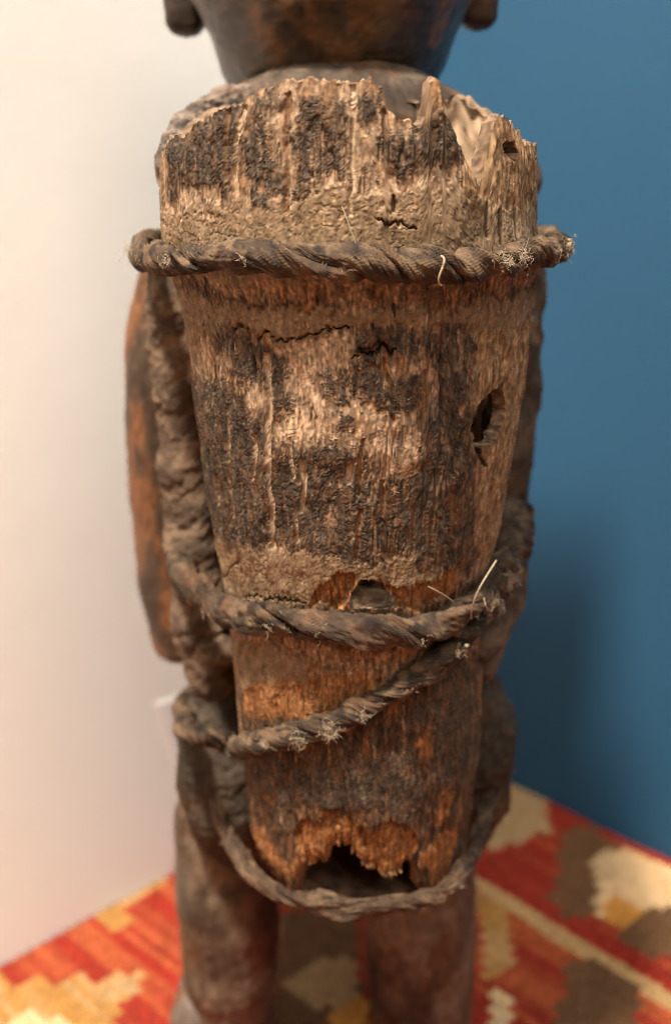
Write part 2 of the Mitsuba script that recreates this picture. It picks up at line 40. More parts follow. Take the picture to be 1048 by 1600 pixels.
GROOVES = [([(np.float64(-30.8), np.float64(387.3)), (np.float64(-33.4), np.float64(377.9)), (np.float64(-33.7), np.float64(366.7))], 0.65, 'pale'), ([(np.float64(-36.5), np.float64(386.5)), (np.float64(-37.0), np.float64(377.8)), (np.float64(-36.7), np.float64(369.8))], 0.46, 'orange'), ([(np.float64(-17.0), np.float64(390.6)), (np.float64(-17.4), np.float64(378.3)), (np.float64(-18.0), np.float64(362.6))], 0.55, 'orange'), ([(np.float64(0.5), np.float64(392.9)), (np.float64(0.6), np.float64(383.1)), (np.float64(0.3), np.float64(369.2))], 0.46, 'pale'), ([(np.float64(8.6), np.float64(387.6)), (np.float64(8.3), np.float64(380.8))], 0.46, 'orange'), ([(np.float64(-29.3), np.float64(323.3)), (np.float64(-28.9), np.float64(315.4)), (np.float64(-30.5), np.float64(304.1)), (np.float64(-31.2), np.float64(288.7)), (np.float64(-30.5), np.float64(276.8)), (np.float64(-32.0), np.float64(264.2))], 0.65, 'pale'), ([(np.float64(-18.8), np.float64(293.7)), (np.float64(-18.6), np.float64(286.4)), (np.float64(-19.7), np.float64(278.3))], 0.55, 'pale'), ([(np.float64(-22.0), np.float64(279.0)), (np.float64(-22.1), np.float64(268.8))], 0.46, 'pale'), ([(np.float64(19.6), np.float64(319.0)), (np.float64(20.1), np.float64(310.8)), (np.float64(18.4), np.float64(303.2))], 0.74, 'orange'), ([(np.float64(-3.8), np.float64(293.4)), (np.float64(-3.6), np.float64(287.6))], 0.55, 'pale'), ([(np.float64(-0.1), np.float64(280.4)), (np.float64(-0.4), np.float64(273.3)), (np.float64(-1.1), np.float64(265.5))], 0.55, 'orange'), ([(np.float64(-36.1), np.float64(299.5)), (np.float64(-36.4), np.float64(291.8)), (np.float64(-37.8), np.float64(286.6))], 0.37, 'pale'), ([(np.float64(-47.1), np.float64(305.3)), (np.float64(-49.0), np.float64(289.4)), (np.float64(-54.1), np.float64(267.7))], 0.28, 'pale'), ([(np.float64(-22.7), np.float64(299.4)), (np.float64(-22.1), np.float64(289.9))], 0.28, 'pale'), ([(np.float64(7.6), np.float64(289.1)), (np.float64(7.6), np.float64(279.2))], 0.46, 'orange'), ([(np.float64(-56.6), np.float64(291.7)), (np.float64(-61.8), np.float64(272.0))], 0.28, 'pale'), ([(np.float64(18.6), np.float64(280.4)), (np.float64(18.4), np.float64(268.3))], 0.46, 'orange'), ([(np.float64(32.5), np.float64(282.6)), (np.float64(34.6), np.float64(267.9))], 0.55, 'orange'), ([(np.float64(-44.3), np.float64(182.4)), (np.float64(-43.9), np.float64(172.7)), (np.float64(-38.7), np.float64(164.2))], 0.46, 'tan'), ([(np.float64(11.1), np.float64(182.2)), (np.float64(10.5), np.float64(170.0))], 0.37, 'tan'), ([(np.float64(0.4), np.float64(300.6)), (np.float64(-0.8), np.float64(295.0)), (np.float64(-0.2), np.float64(285.4))], 0.46, 'orange'), ([(np.float64(25.5), np.float64(322.9)), (np.float64(25.9), np.float64(308.4))], 0.37, 'dark'), ([(np.float64(10.7), np.float64(366.8)), (np.float64(10.3), np.float64(362.8))], 0.28, 'dark'), ([(np.float64(63.1), np.float64(223.0)), (np.float64(66.1), np.float64(201.1)), (np.float64(63.7), np.float64(177.8)), (np.float64(65.1), np.float64(157.0))], 0.46, 'tan'), ([(np.float64(53.2), np.float64(226.1)), (np.float64(54.1), np.float64(209.8))], 0.37, 'orange'), ([(np.float64(54.1), np.float64(362.0)), (np.float64(54.8), np.float64(351.7))], 0.37, 'dark'), ([(np.float64(45.9), np.float64(361.0)), (np.float64(46.4), np.float64(352.6))], 0.37, 'dark'), ([(np.float64(40.4), np.float64(363.1)), (np.float64(41.3), np.float64(354.7))], 0.37, 'dark'), ([(np.float64(-0.7), np.float64(369.2)), (np.float64(-0.3), np.float64(361.3))], 0.28, 'pale'), ([(np.float64(-33.7), np.float64(322.1)), (np.float64(-34.7), np.float64(314.7))], 0.28, 'dark')]
CRACKS = [[(np.float64(-39.5), np.float64(328.6)), (np.float64(-38.0), np.float64(330.2)), (np.float64(-33.6), np.float64(331.8))], [(np.float64(-30.2), np.float64(328.2)), (np.float64(-25.6), np.float64(329.7)), (np.float64(-21.5), np.float64(329.1)), (np.float64(-15.2), np.float64(330.7)), (np.float64(-9.3), np.float64(332.4)), (np.float64(-2.7), np.float64(333.3))], [(np.float64(11.3), np.float64(339.7)), (np.float64(11.6), np.float64(335.3))], [(np.float64(-53.3), np.float64(244.0)), (np.float64(-33.7), np.float64(248.8)), (np.float64(-18.5), np.float64(248.6))], [(np.float64(-81.8), np.float64(241.1)), (np.float64(-61.0), np.float64(250.6)), (np.float64(-51.1), np.float64(256.7))], [(np.float64(6.8), np.float64(360.5)), (np.float64(12.0), np.float64(359.6)), (np.float64(17.4), np.float64(357.5))], [(np.float64(-1.3), np.float64(323.2)), (np.float64(2.5), np.float64(324.8)), (np.float64(7.3), np.float64(327.5)), (np.float64(11.5), np.float64(326.5))]]
CORD_TOP = [(-51.3, 75.0, 338.7), (-60.2, 45.0, 341.0), (-60.1, 20.0, 342.9), (-55.3, -5.0, 344.6), (-47.4, -22.3, 346.4), (-36.9, -39.2, 349.0), (-25.8, -48.3, 350.7), (-15.5, -53.5, 351.1), (-5.6, -56.2, 351.4), (3.4, -57.2, 351.0), (12.4, -56.7, 350.6), (20.8, -55.0, 349.4), (29.3, -51.8, 348.2), (38.2, -46.6, 348.4), (47.8, -37.9, 348.8), (56.9, -23.9, 347.4), (64.3, -3.0, 345.8), (69.4, 20.0, 344.1), (69.5, 50.0, 341.6), (63.1, 75.0, 339.6)]
CORD_MIDDLE = [(-47.7, 70.0, 228.4), (-55.7, 45.0, 232.9), (-53.6, 20.0, 235.6), (-48.0, 0.0, 237.5), (-40.4, -6.9, 233.7), (-30.5, -25.6, 237.9), (-20.0, -36.7, 240.2), (-10.2, -42.3, 242.0), (-0.8, -45.1, 242.5), (8.7, -45.5, 241.4), (18.1, -44.1, 240.1), (25.9, -41.1, 238.9), (33.9, -36.5, 239.7), (41.3, -29.9, 241.3), (48.2, -20.0, 243.9), (54.9, -6.0, 246.3), (60.6, 12.0, 245.9), (65.2, 35.0, 244.1), (67.3, 70.0, 238.8)]
CORD_LOWER = [(-53.7, 75.0, 156.7), (-57.1, 52.0, 165.7), (-56.0, 30.0, 172.3), (-51.7, 6.0, 179.0), (-44.9, -12.0, 185.9), (-37.8, -7.1, 181.6), (-25.4, -27.8, 193.3), (-14.7, -37.3, 200.6), (-4.7, -41.7, 206.3), (5.1, -43.3, 211.6), (12.8, -42.8, 215.8), (20.5, -41.3, 221.5), (28.4, -38.2, 225.9), (34.4, -34.7, 230.3), (40.3, -29.4, 232.9), (46.4, -21.2, 236.3), (53.5, -4.0, 236.5), (59.5, 10.0, 237.4), (64.9, 30.0, 236.4)]
STRAP_BOTTOM = [(-47.5, 40.0, 150.7), (-43.4, 16.0, 151.6), (-40.7, 4.0, 144.6), (-33.3, -12.0, 140.5), (-24.9, -27.0, 139.4), (-16.5, -34.0, 138.5), (-7.2, -36.4, 138.6), (7.5, -39.9, 140.5), (20.1, -38.2, 139.6), (30.5, -33.3, 137.9), (38.8, -30.0, 141.1), (46.1, -18.0, 142.1), (51.8, 0.0, 141.7), (57.8, 18.0, 142.2), (64.8, 36.0, 147.5), (64.2, 50.0, 156.1)]
RUG_PATCHES = [('ochre', [(-1, 244), (9, 247), (20, 238), (7, 225), (4, 208), (2, 192), (-1, 179), (-10, 172), (-8, 190)]), ('ochre', [(-5, 305), (9, 300), (18, 298), (19, 285), (31, 282), (32, 271), (42, 270), (41, 264), (49, 254), (59, 260), (58, 270), (85, 286), (36, 335)]), ('tan', [(42, 268), (49, 255), (59, 260), (56, 271)]), ('cream', [(35, 309), (38, 301), (53, 291), (71, 301), (52, 320)]), ('beige', [(59, -7), (75, -2), (103, 1), (118, 25), (108, 62), (94, 60)]), ('brown', [(125, 20), (132, 3), (168, 6), (147, 23), (168, 56), (179, 75), (166, 79), (152, 71)]), ('cream', [(148, 24), (155, 10), (182, 4), (197, 4), (203, 32), (192, 51), (189, 67), (173, 65)]), ('orange', [(172, 62), (172, 49), (193, 52), (189, 67)]), ('brown', [(189, 70), (192, 51), (202, 31), (213, 32), (221, 64), (211, 75)]), ('stripe', [(115, 92), (116, 84), (179, 87), (232, 89), (249, 90), (248, 98), (236, 99), (182, 98)]), ('brown', [(186, 112), (194, 92), (220, 95), (240, 132), (217, 155)]), ('ochre', [(113, 96), (123, 93), (142, 96), (171, 133), (166, 143), (140, 112)]), ('cream', [(175, 150), (173, 141), (181, 137), (203, 168), (196, 175)]), ('brown', [(59, 179), (91, 147), (156, 215), (129, 242)]), ('tan', [(103, 210), (100, 201), (100, 187), (111, 175), (128, 187), (131, 207), (121, 212)]), ('orange', [(137, 213), (130, 200), (130, 189), (139, 189), (160, 211), (148, 224)])]
FIBRES = [[(47.7, -35.3, 259.2), (43.9, -39.9, 255.2), (41.1, -41.3, 249.6), (40.7, -37.4, 241.0)], [(44.2, -38.2, 248.3), (45.0, -39.0, 245.5), (47.3, -33.6, 242.0)], [(27.1, -41.6, 253.6), (31.3, -41.1, 251.0), (35.0, -39.4, 247.7)], [(1.6, -55.8, 364.3), (3.4, -59.0, 360.2), (5.1, -61.1, 355.7)], [(26.8, -57.1, 352.0), (27.6, -58.0, 350.2), (26.5, -58.3, 347.0), (27.4, -56.5, 344.4)]]


# ---------------------------------------------------------------- materials
VC = {'type': 'mesh_attribute', 'name': 'vertex_color'}
scene['metal_white'] = {'type': 'twosided', 'bsdf': {'type': 'principled', 'base_color': {'type': 'rgb', 'value': [.7, .7, .68]}, 'roughness': .4}}
scene['old_wood'] = {'type': 'twosided', 'bsdf': {'type': 'principled', 'base_color': VC, 'roughness': .82, 'specular': .12}}
scene['glossy_wood'] = {'type': 'twosided', 'bsdf': {'type': 'principled', 'base_color': VC, 'roughness': .33, 'specular': .5}}
scene['carved_wood'] = {'type': 'twosided', 'bsdf': {'type': 'principled', 'base_color': VC, 'roughness': .55, 'specular': .4}}
def weave(p, n, uv):
    return (dr.sin(uv.x) * dr.sin(uv.y) * 0.5 + 0.5) * 0.8 + mikit.noise(p.x * 2500, p.y * 2500, p.z * 2500) * 0.5
scene['cloth_cord'] = {'type': 'twosided', 'bsdf': {'type': 'bumpmap', 'arbitrary': mikit.proc(weave, 6e-5), 'scale': 0.00020,
                       'bsdf': {'type': 'principled', 'base_color': VC, 'roughness': .8, 'specular': .25, 'sheen': .25}}}
scene['dry_clay'] = {'type': 'twosided', 'bsdf': {'type': 'principled', 'base_color': VC, 'roughness': .85, 'specular': .2}}
scene['pale_fibre'] = {'type': 'twosided', 'bsdf': {'type': 'principled', 'base_color': {'type': 'rgb', 'value': [.33, .26, .175]}, 'roughness': .6}}
def knit(p, n, uv):
    return mikit.noise(p.x * 1700, p.y * 1700, p.z * 900)
scene['wool'] = {'type': 'twosided', 'bsdf': {'type': 'bumpmap', 'arbitrary': mikit.proc(knit, 1.5e-4), 'scale': 0.0005,
                 'bsdf': {'type': 'principled', 'base_color': VC, 'roughness': .95, 'specular': .1, 'sheen': .3}}}
def plaster(p, n, uv):
    return mikit.fbm(p.x * 55, p.y * 55, p.z * 55, 3) + 0.35 * mikit.noise(p.x * 420, p.y * 420, p.z * 420)
def painted(rgb, var):
    def fn(p, n, uv):
        return mi.Color3f(rgb) * (1 - var + 2 * var * mikit.fbm(p.x * 9, p.y * 9, p.z * 9, 3))
    return {'type': 'twosided', 'bsdf': {'type': 'bumpmap', 'arbitrary': mikit.proc(plaster, 6e-4), 'scale': 0.00012,
            'bsdf': {'type': 'principled', 'base_color': mikit.proc(fn), 'roughness': .75, 'specular': .3}}}
scene['white_paint'] = painted((.755, .745, .705), .035)
scene['blue_paint'] = painted((.017, .074, .145), .07)
scene['lit_patch'] = {'type': 'twosided', 'bsdf': {'type': 'diffuse', 'reflectance': {'type': 'rgb', 'value': [.9, .89, .87]}}}  # near-white colour standing in for light on the wall
scene['floor_board'] = {'type': 'diffuse', 'reflectance': {'type': 'rgb', 'value': [.3, .22, .15]}}

# ---------------------------------------------------------------- helpers
N = meshkit.noise
def fb(p, o=3, seed=0): return meshkit.fbm(p, o, seed)
def ss(a, b, x):
    t = np.clip((x - a) / (b - a), 0, 1); return t * t * (3 - 2 * t)
def mixc(a, b, t):
    return np.asarray(a) * (1 - t[..., None]) + np.asarray(b) * t[..., None]
def grid_faces(nr, nc, keep=None, wrap=False):
    i, j = np.meshgrid(np.arange(nr - 1), np.arange(nc if wrap else nc - 1), indexing='ij')
    if keep is not None: i, j = i[keep], j[keep]
    i, j = i.ravel(), j.ravel(); k = (j + 1) % nc
    return np.stack([i * nc + j, i * nc + k, (i + 1) * nc + k, (i + 1) * nc + j], 1)
def tri(q): return np.vstack([q[:, [0, 1, 2]], q[:, [0, 2, 3]]])
def poly_sd(x, y, poly):
    """signed distance to a polygon, positive inside; computed near it only"""
    P = np.asarray(poly, float); out = np.full(x.shape, -9.0)
    m = (x > P[:, 0].min() - 6) & (x < P[:, 0].max() + 6) & (y > P[:, 1].min() - 6) & (y < P[:, 1].max() + 6)
    if not m.any(): return out
    px, py = x[m], y[m]; d = np.full(px.shape, 1e9); ins = np.zeros(px.shape, bool)
    for (ax, ay), (bx, by) in zip(P, np.roll(P, -1, 0)):
        ex, ey = bx - ax, by - ay
        t = np.clip(((px - ax) * ex + (py - ay) * ey) / (ex * ex + ey * ey + 1e-12), 0, 1)
        d = np.minimum(d, np.hypot(px - ax - t * ex, py - ay - t * ey))
        ins ^= ((ay > py) != (by > py)) & (px < (bx - ax) * (py - ay) / (by - ay + 1e-12) + ax)
    out[m] = np.where(ins, d, -d); return out
def line_d(x, y, line):
    P = np.asarray(line, float); out = np.full(x.shape, 9.0)
    m = (x > P[:, 0].min() - 5) & (x < P[:, 0].max() + 5) & (y > P[:, 1].min() - 5) & (y < P[:, 1].max() + 5)
    px, py = x[m], y[m]; d = np.full(px.shape, 9.0)
    for (ax, ay), (bx, by) in zip(P[:-1], P[1:]):
        ex, ey = bx - ax, by - ay
        t = np.clip(((px - ax) * ex + (py - ay) * ey) / (ex * ex + ey * ey + 1e-12), 0, 1)
        d = np.minimum(d, np.hypot(px - ax - t * ex, py - ay - t * ey))
    out[m] = d; return out
def vnormals(v, f):
    n = np.zeros_like(v); c = np.cross(v[f[:, 1]] - v[f[:, 0]], v[f[:, 2]] - v[f[:, 0]])
    for k in range(3): np.add.at(n, f[:, k], c)
    return n / (np.linalg.norm(n, axis=1, keepdims=True) + 1e-20)
def tag(key, label, cat=None, group=None, kind=None):
    d = {'label': label}
    if cat: d['category'] = cat
    if group: d['group'] = group
    if kind: d['kind'] = kind
    labels[key] = d

# ---------------------------------------------------------------- the room: floor, two painted walls meeting in a corner behind the figure
CORNER = np.array([0.0512, 0.3084, 0.0])
E1 = np.array([.70711, -.70711, 0]); E2 = np.array([-.70711, -.70711, 0])
def slab(p0, along, length, out, thick, z0, z1):
    a, o = np.asarray(along), np.asarray(out)
    v = [p0 + a * s + o * t + np.array([0, 0, z]) for s in length for t in (0, thick) for z in (z0, z1)]
    return trimesh.convex.convex_hull(np.array(v))
scene['white_wall'] = mikit.ply(slab(CORNER, E2, (-.1, 2.2), -E1, .1, -.05, 1.6), 'white_paint')
scene['blue_wall'] = mikit.ply(slab(CORNER + E1 * .0015, E1, (0, 2.2), -E2, .1, -.05, 1.6), 'blue_paint')
fl = trimesh.creation.box([6, 6, .05]); fl.apply_translation([0, -1.5, -.035])
scene['floor'] = mikit.ply(fl, 'floor_board')
tag('white_wall', 'plain white painted wall on the left of the corner', kind='structure')
tag('blue_wall', 'plain blue painted wall on the right of the corner', kind='structure')
tag('floor', 'brown floor hidden beneath the patterned rug', kind='structure')

# added near-white slab, standing in for a lit patch of the white wall
from shapely.geometry import Polygon
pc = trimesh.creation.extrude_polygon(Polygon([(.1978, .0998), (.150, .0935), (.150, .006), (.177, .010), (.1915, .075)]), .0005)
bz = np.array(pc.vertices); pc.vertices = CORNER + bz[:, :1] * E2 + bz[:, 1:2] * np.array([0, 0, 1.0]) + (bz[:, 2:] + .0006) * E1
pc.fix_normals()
scene['lit_patch_slab'] = mikit.ply(pc, 'lit_patch')
tag('lit_patch_slab', 'added thin white slab standing in for a lit patch on the white wall beside the left hip', 'lit_patch')

# ---------------------------------------------------------------- the kilim: ribbed weave with stepped patches
def rug():
    ax = np.concatenate([np.linspace(0.001, .36, 520), np.linspace(.37, .9, 60)])
    bx = np.concatenate([np.linspace(0.001, .36, 520), np.linspace(.37, .9, 60)])
    A, B = np.meshgrid(ax, bx, indexing='ij')
    a, b = A * 1000, B * 1000
    wob = (fb(np.stack([a / 60, b / 60, 0 * a], -1), 2, 3) - .5) * 5
    # stepped outline: the pattern changes only every few wefts
    qb = np.floor((b + wob) / 6.8); qa = np.floor((a - wob) / 6.0) * 6.0 + 3
    sb = qb * 6.8 + 3.4 + (N(np.stack([qb * .7, a * 0 + 3, 0 * a], -1), 5) - .5) * 2
    rib = (b + wob) / 3.4; rk = np.floor(rib)
    C = {'red': (.23, .027, .016), 'ochre': (.33, .17, .05), 'tan': (.32, .205, .10), 'cream': (.54, .385, .22), 'beige': (.34, .23, .12),
         'brown': (.13, .068, .034), 'orange': (.47, .22, .05), 'stripe': (.42, .27, .125)}
    col = np.zeros(a.shape + (3,)) + C['red']
    band = N(np.stack([rk * 0.9, a / 160, 0 * a], -1), 11)
    col = mixc(col, (.35, .09, .033), ss(.5, .8, band) * .75)
    col = mixc(col, (.29, .024, .014), ss(.45, .2, band) * .5)
    for kind, poly in RUG_PATCHES:
        m = (poly_sd(a, b, poly) if kind == 'stripe' else poly_sd(qa, sb, poly)) > 0
        col[m] = C[kind]
        if kind in ('ochre', 'cream'):
            t = N(np.stack([rk * 1.3, a / 40, 0 * a], -1), 23)
            col[m] = mixc(col[m], (.40, .25, .12) if kind == 'ochre' else (.56, .36, .17), ss(.45, .75, t[m]) * .7)
    # the rest of the rug carries the same kind of motif out of view
    far = (a > 300) | (b > 330)
    cellk = N(np.stack([np.floor(a / 40), np.floor(b / 40), 0 * a], -1), 77)
    for lo, k in ((.62, 'ochre'), (.72, 'brown'), (.82, 'cream')): col[far & (cellk > lo)] = C[k]
    col = col * (.74 + .52 * N(np.stack([a / 1.3, rk * 3.1, 0 * a], -1), 8))[..., None] * (.9 + .2 * fb(np.stack([a / 25, b / 25, 0 * a], -1), 3, 9))[..., None]
    ph = rib - rk
    z = -.0024 + .0022 * np.sqrt(np.clip(1 - (2 * ph - 1) ** 2, 0, 1)) * 1.0 + (.0016 * fb(np.stack([a / 70, b / 70, 0 * a], -1), 2, 31) - .0008) \
        + .0004 * np.sin(a / 1.1 + rk * math.pi)
    z[-1, :] = z[:, -1] = -.0095
    v = CORNER + A[..., None] * E1 + B[..., None] * E2 + np.stack([0 * A, 0 * A, z], -1)
    q = grid_faces(len(ax), len(bx))
    scene['kilim_rug'] = mikit.ply((v.reshape(-1, 3), tri(q[:, ::-1])), 'wool', smooth=True, color=col.reshape(-1, 3))
    tag('kilim_rug', 'red kilim rug with stepped ochre, brown and cream patches under the figure', 'rug')
rug()

# ---------------------------------------------------------------- lofted bodies with lumpy skins
def loft(rows, nr=120, nc=96, amp=.002, scale=.02, seed=0, power=2.0, fine=.0003, tilt=None, cap=.6):
    """rows: (x, y, z, rx, ry) in mm, a closed swelling body along them"""
    P = np.array(rows, float) / 1000
    s = np.r_[0, np.cumsum(np.linalg.norm(np.diff(P[:, :3], axis=0), axis=1))]
    u = np.linspace(0, s[-1], nr); e = np.minimum(u, s[-1] - u)
    Q = PchipInterpolator(s, P)(u); c = Q[:, :3]; t = np.gradient(CubicSpline(s, P[:, :3])(u), axis=0)
    t /= np.linalg.norm(t, axis=1, keepdims=True) + 1e-12
    side = np.array([1.0, 0, 0]) if tilt is None else np.asarray(tilt, float)
    a = side - t * (t @ side)[:, None]; a /= np.linalg.norm(a, axis=1, keepdims=True)
    b = np.cross(t, a)
    th = np.arange(nc) / nc * 2 * np.pi
    cs, sn = np.cos(th), np.sin(th)
    ex = np.sign(cs) * np.abs(cs) ** (2 / power); ey = np.sign(sn) * np.abs(sn) ** (2 / power)
    ce = np.where(u < s[-1] / 2, P[0, 3:5].max(), P[-1, 3:5].max()) * cap
    cap = np.sqrt(np.clip(1 - (1 - np.clip(e / ce, 0, 1)) ** 2, 0, 1)) + 1e-4
    v = c[:, None] + (a[:, None] * ex[None, :, None] * Q[:, 3, None, None] + b[:, None] * ey[None, :, None] * Q[:, 4, None, None]) * cap[:, None, None]
    q = tri(grid_faces(nr, nc, wrap=True))
    p = v.reshape(-1, 3); n = vnormals(p, q)
    if np.sum(n * (p - np.repeat(c, nc, 0))) < 0: q = q[:, ::-1]; n = -n
    d = amp * (fb(p / scale, 4, seed) - .5) * 2 + fine * (fb(p / .0022, 3, seed + 7) - .5) * 2
    return p + n * d[:, None], q
def join(meshes):
    vs, fs, k = [], [], 0
    for v, f in meshes: vs.append(v); fs.append(f + k); k += len(v)
    return np.vstack(vs), np.vstack(fs)
def lump(c, r, seed, amp=.3, sub=4):
    m = trimesh.creation.icosphere(sub); v = np.array(m.vertices) * np.asarray(r)
    n = np.array(m.vertices); k = (fb(np.array(m.vertices) * 1.4 + seed * 3.1, 4, seed) - .5) * 2
    return np.asarray(c) + v * (1 + amp * k)[:, None], np.array(m.faces)
def wood_color(v, dark=(.055, .034, .022), orange=(.26, .095, .03), grey=(.15, .11, .08), wo=.5, wg=.5, seed=0, sc=.012, st=3.0):
    p = v / sc * np.array([1, 1, 1 / st])
    c = np.zeros(v.shape) + dark
    c = mixc(c, grey, ss(.62 - wg * .4, .85 - wg * .35, fb(p * .8, 4, seed + 1)))
    c = mixc(c, orange, ss(.68 - wo * .4, .78 - wo * .3, fb(p, 4, seed + 2)))
    c = mixc(c, dark, ss(.55, .7, fb(p * 2.6, 3, seed + 3)) * .8)
    g = N(v / np.array([.0009, .0009, .0045]), seed + 5) + .6 * N(v / .0014, seed + 6)
    return c * np.exp(1.0 * (g - .8))[:, None]

# ---------------------------------------------------------------- the carved figure behind the tube
def part(key, mesh, mat, col, smooth=True):
    scene[key] = mikit.ply(mesh, mat, smooth=smooth, color=np.clip(col, .004, .95))
def figure():
    F = 'carved_figure__'
    v = loft([(-1, 96, 384, 33, 33), (-1, 95, 392, 37, 36), (-1, 93, 400, 40.5, 40), (-1, 91, 410, 44.5, 45), (-1, 89, 425, 50, 51), (-1, 88, 440, 51, 52), (-1, 88, 455, 46, 48), (-1, 90, 468, 26, 28)], 160, 160, .0013, .014, 1, cap=.22)
    part(F + 'head', v, 'glossy_wood', wood_color(v[0], (.04, .022, .013), (.13, .055, .02), (.075, .055, .03), .5, .4, 1))
    for k, x in enumerate((-53.5, 50.5)):
        w = loft([(x, 100, 406 + k * 2, 6.5, 9), (x, 100, 420, 7, 10), (x, 100, 445, 7, 10), (x, 100, 456, 6, 9)], 50, 48, .0006, .01, 4 + k, 4.0)
        part(F + 'ear' + ('_001' if k else ''), w, 'carved_wood', wood_color(w[0], (.03, .02, .014), (.07, .03, .015), (.05, .04, .03), .2, .3, 5 + k))
    v = loft([(0, 88, 360, 28, 26), (0, 88, 415, 28, 26)], 40, 90, .001, .012, 8)
    part(F + 'neck', v, 'carved_wood', wood_color(v[0], (.06, .045, .035), (.16, .08, .04), (.14, .11, .085), .3, .5, 8))
    v = loft([(-52, 74, 350, 12, 12), (-45, 70, 361, 14, 13), (-34, 64, 372, 15, 14), (-15, 58, 380, 17, 15), (3, 57, 383.5, 17, 15), (20, 58, 380, 17, 15), (40, 63, 371, 16, 15), (56, 70, 360, 15, 14), (66, 74, 350, 12, 12)], 140, 90, .0022, .014, 9, 2.0, .0003, (0, 0, 1))
    part(F + 'shoulders', v, 'dry_clay', wood_color(v[0], (.042, .03, .022), (.085, .046, .025), (.075, .055, .04), .4, .6, 9, .01, 1.0))
    v = loft([(4, 70, 366, 56, 20), (4, 72, 350, 66, 27), (5, 74, 325, 70, 31), (5.5, 72, 290, 70, 32), (5, 70, 255, 68, 32), (3, 71, 220, 62, 31), (3, 70, 195, 58, 30), (4, 69, 175, 57, 30), (4, 68, 150, 58, 32), (5, 68, 125, 56, 32), (5, 68, 104, 46, 26)], 260, 300, .0032, .016, 12, 2.5, .0008)
    part(F + 'torso', v, 'dry_clay', wood_color(v[0], (.042, .029, .02), (.085, .044, .022), (.095, .069, .047), .25, .6, 12, .012, 1.5))
    v = loft([(-49, 4, 366, 6, 3), (-50, 14, 368, 9, 3.5), (-48, 28, 373, 9, 4), (-42, 42, 379, 9, 4), (-32, 51, 384, 8, 4), (-24, 54, 385, 7, 3)], 200, 90, .0026, .010, 15, 2.6, .0010, (0, 0, 1))
    part(F + 'collar', v, 'dry_clay', wood_color(v[0], (.04, .032, .027), (.12, .075, .05), (.15, .115, .09), .3, .6, 15, .006, 1.0))
    tag(F + 'collar', 'dark crumbling layer curving behind the rim')
    # arms hang at the sides, ending in rounded stumps
    A1 = [(-60, 80, 332, 9, 10), (-63.5, 82, 316, 11.5, 13), (-66.5, 83, 290, 13, 15), (-67.5, 83, 262, 13, 15), (-67, 83, 235, 13, 15), (-66, 83, 208, 13, 15), (-64, 82, 188, 12.5, 14), (-63, 82, 168, 10.5, 12)]
    v = loft(A1, 130, 90, .0012, .02, 21)
    part(F + 'arm', v, 'carved_wood', wood_color(v[0], (.040, .024, .015), (.15, .064, .026), (.085, .058, .037), .48, .5, 21, .013, 3))
    tag(F + 'arm', 'orange brown left arm with a rounded end')
    v = loft([(-x - 1.5, y + 4, z + 12, a * .85, b) for x, y, z, a, b in A1], 130, 90, .0015, .02, 27)
    part(F + 'arm_001', v, 'carved_wood', wood_color(v[0], (.07, .04, .027), (.16, .07, .03), (.15, .095, .065), .35, .5, 27))
    # buttocks
    v = loft([(-36, 40, 188, 9, 9), (-40, 35, 176, 14, 15), (-41, 31, 160, 17.5, 20), (-40, 29, 142, 18.5, 21), (-37, 32, 124, 17, 19), (-34, 42, 106, 13, 15)], 160, 170, .0026, .012, 31, 2.0, .0008)
    part(F + 'hip', v, 'dry_clay', wood_color(v[0], (.030, .022, .015), (.062, .034, .018), (.060, .046, .033), .3, .65, 31, .016, 1.2))
    v = loft([(50, 44, 182, 8, 8), (52, 40, 171, 13, 14), (52.5, 37, 156, 16, 19), (51.5, 36, 140, 16, 19), (47, 39, 122, 15, 17), (43, 48, 106, 11, 12)], 160, 170, .0032, .011, 35, 2.0, .0009)
    part(F + 'hip_001', v, 'dry_clay', wood_color(v[0], (.030, .022, .015), (.062, .034, .018), (.060, .046, .033), .3, .65, 35, .016, 1.2))
    # legs and feet
    v = loft([(-44, 52, 128, 18, 20), (-44, 50, 105, 21, 23), (-44, 48, 75, 21, 23), (-44, 48, 45, 20, 22), (-45, 50, 20, 18, 20), (-45, 50, 4, 18, 20)], 130, 110, .0018, .02, 41)
    part(F + 'leg', v, 'carved_wood', wood_color(v[0], (.030, .021, .014), (.072, .038, .019), (.115, .086, .058), .4, .75, 41, .014, 2.2))
    v = loft([(32, 56, 128, 20, 22), (34, 54, 100, 22, 24), (35, 52, 70, 23, 24), (36, 52, 45, 23, 24), (36, 52, 20, 22, 23), (36, 52, 4, 22, 22)], 130, 110, .0018, .02, 44)
    part(F + 'leg_001', v, 'carved_wood', wood_color(v[0], (.030, .021, .014), (.072, .038, .019), (.115, .086, .058), .4, .7, 44, .014, 2.2))
    for k, (x, y) in enumerate(((-52, 44), (38, 46))):
        v = loft([(x, y + 46, 8, 12, 7), (x, y + 28, 12, 17, 11), (x, y, 18, 18, 15), (x, y - 12, 20, 15, 14)], 60, 70, .0012, .015, 50 + k)
        part(F + 'foot' + ('_001' if k else ''), v, 'carved_wood', wood_color(v[0], (.06, .045, .035), (.12, .06, .03), (.14, .11, .09), .2, .6, 50 + k))
    # dry clay packed between the body and the tube, down the left side
    L = [loft([(-55.5, 40, 342, 6, 6), (-54, 37, 325, 9, 9), (-53, 36, 300, 9.5, 9), (-52, 35, 275, 9.5, 9), (-50.5, 33, 250, 9.5, 9), (-49, 31, 228, 9.5, 9), (-47.5, 29, 206, 10, 9), (-45, 29, 190, 9, 9), (-43, 30, 172, 7.5, 8), (-41.5, 30, 150, 7, 8), (-40, 32, 126, 6, 7)], 420, 130, .0034, .014, 60, 2.0, .0007)]
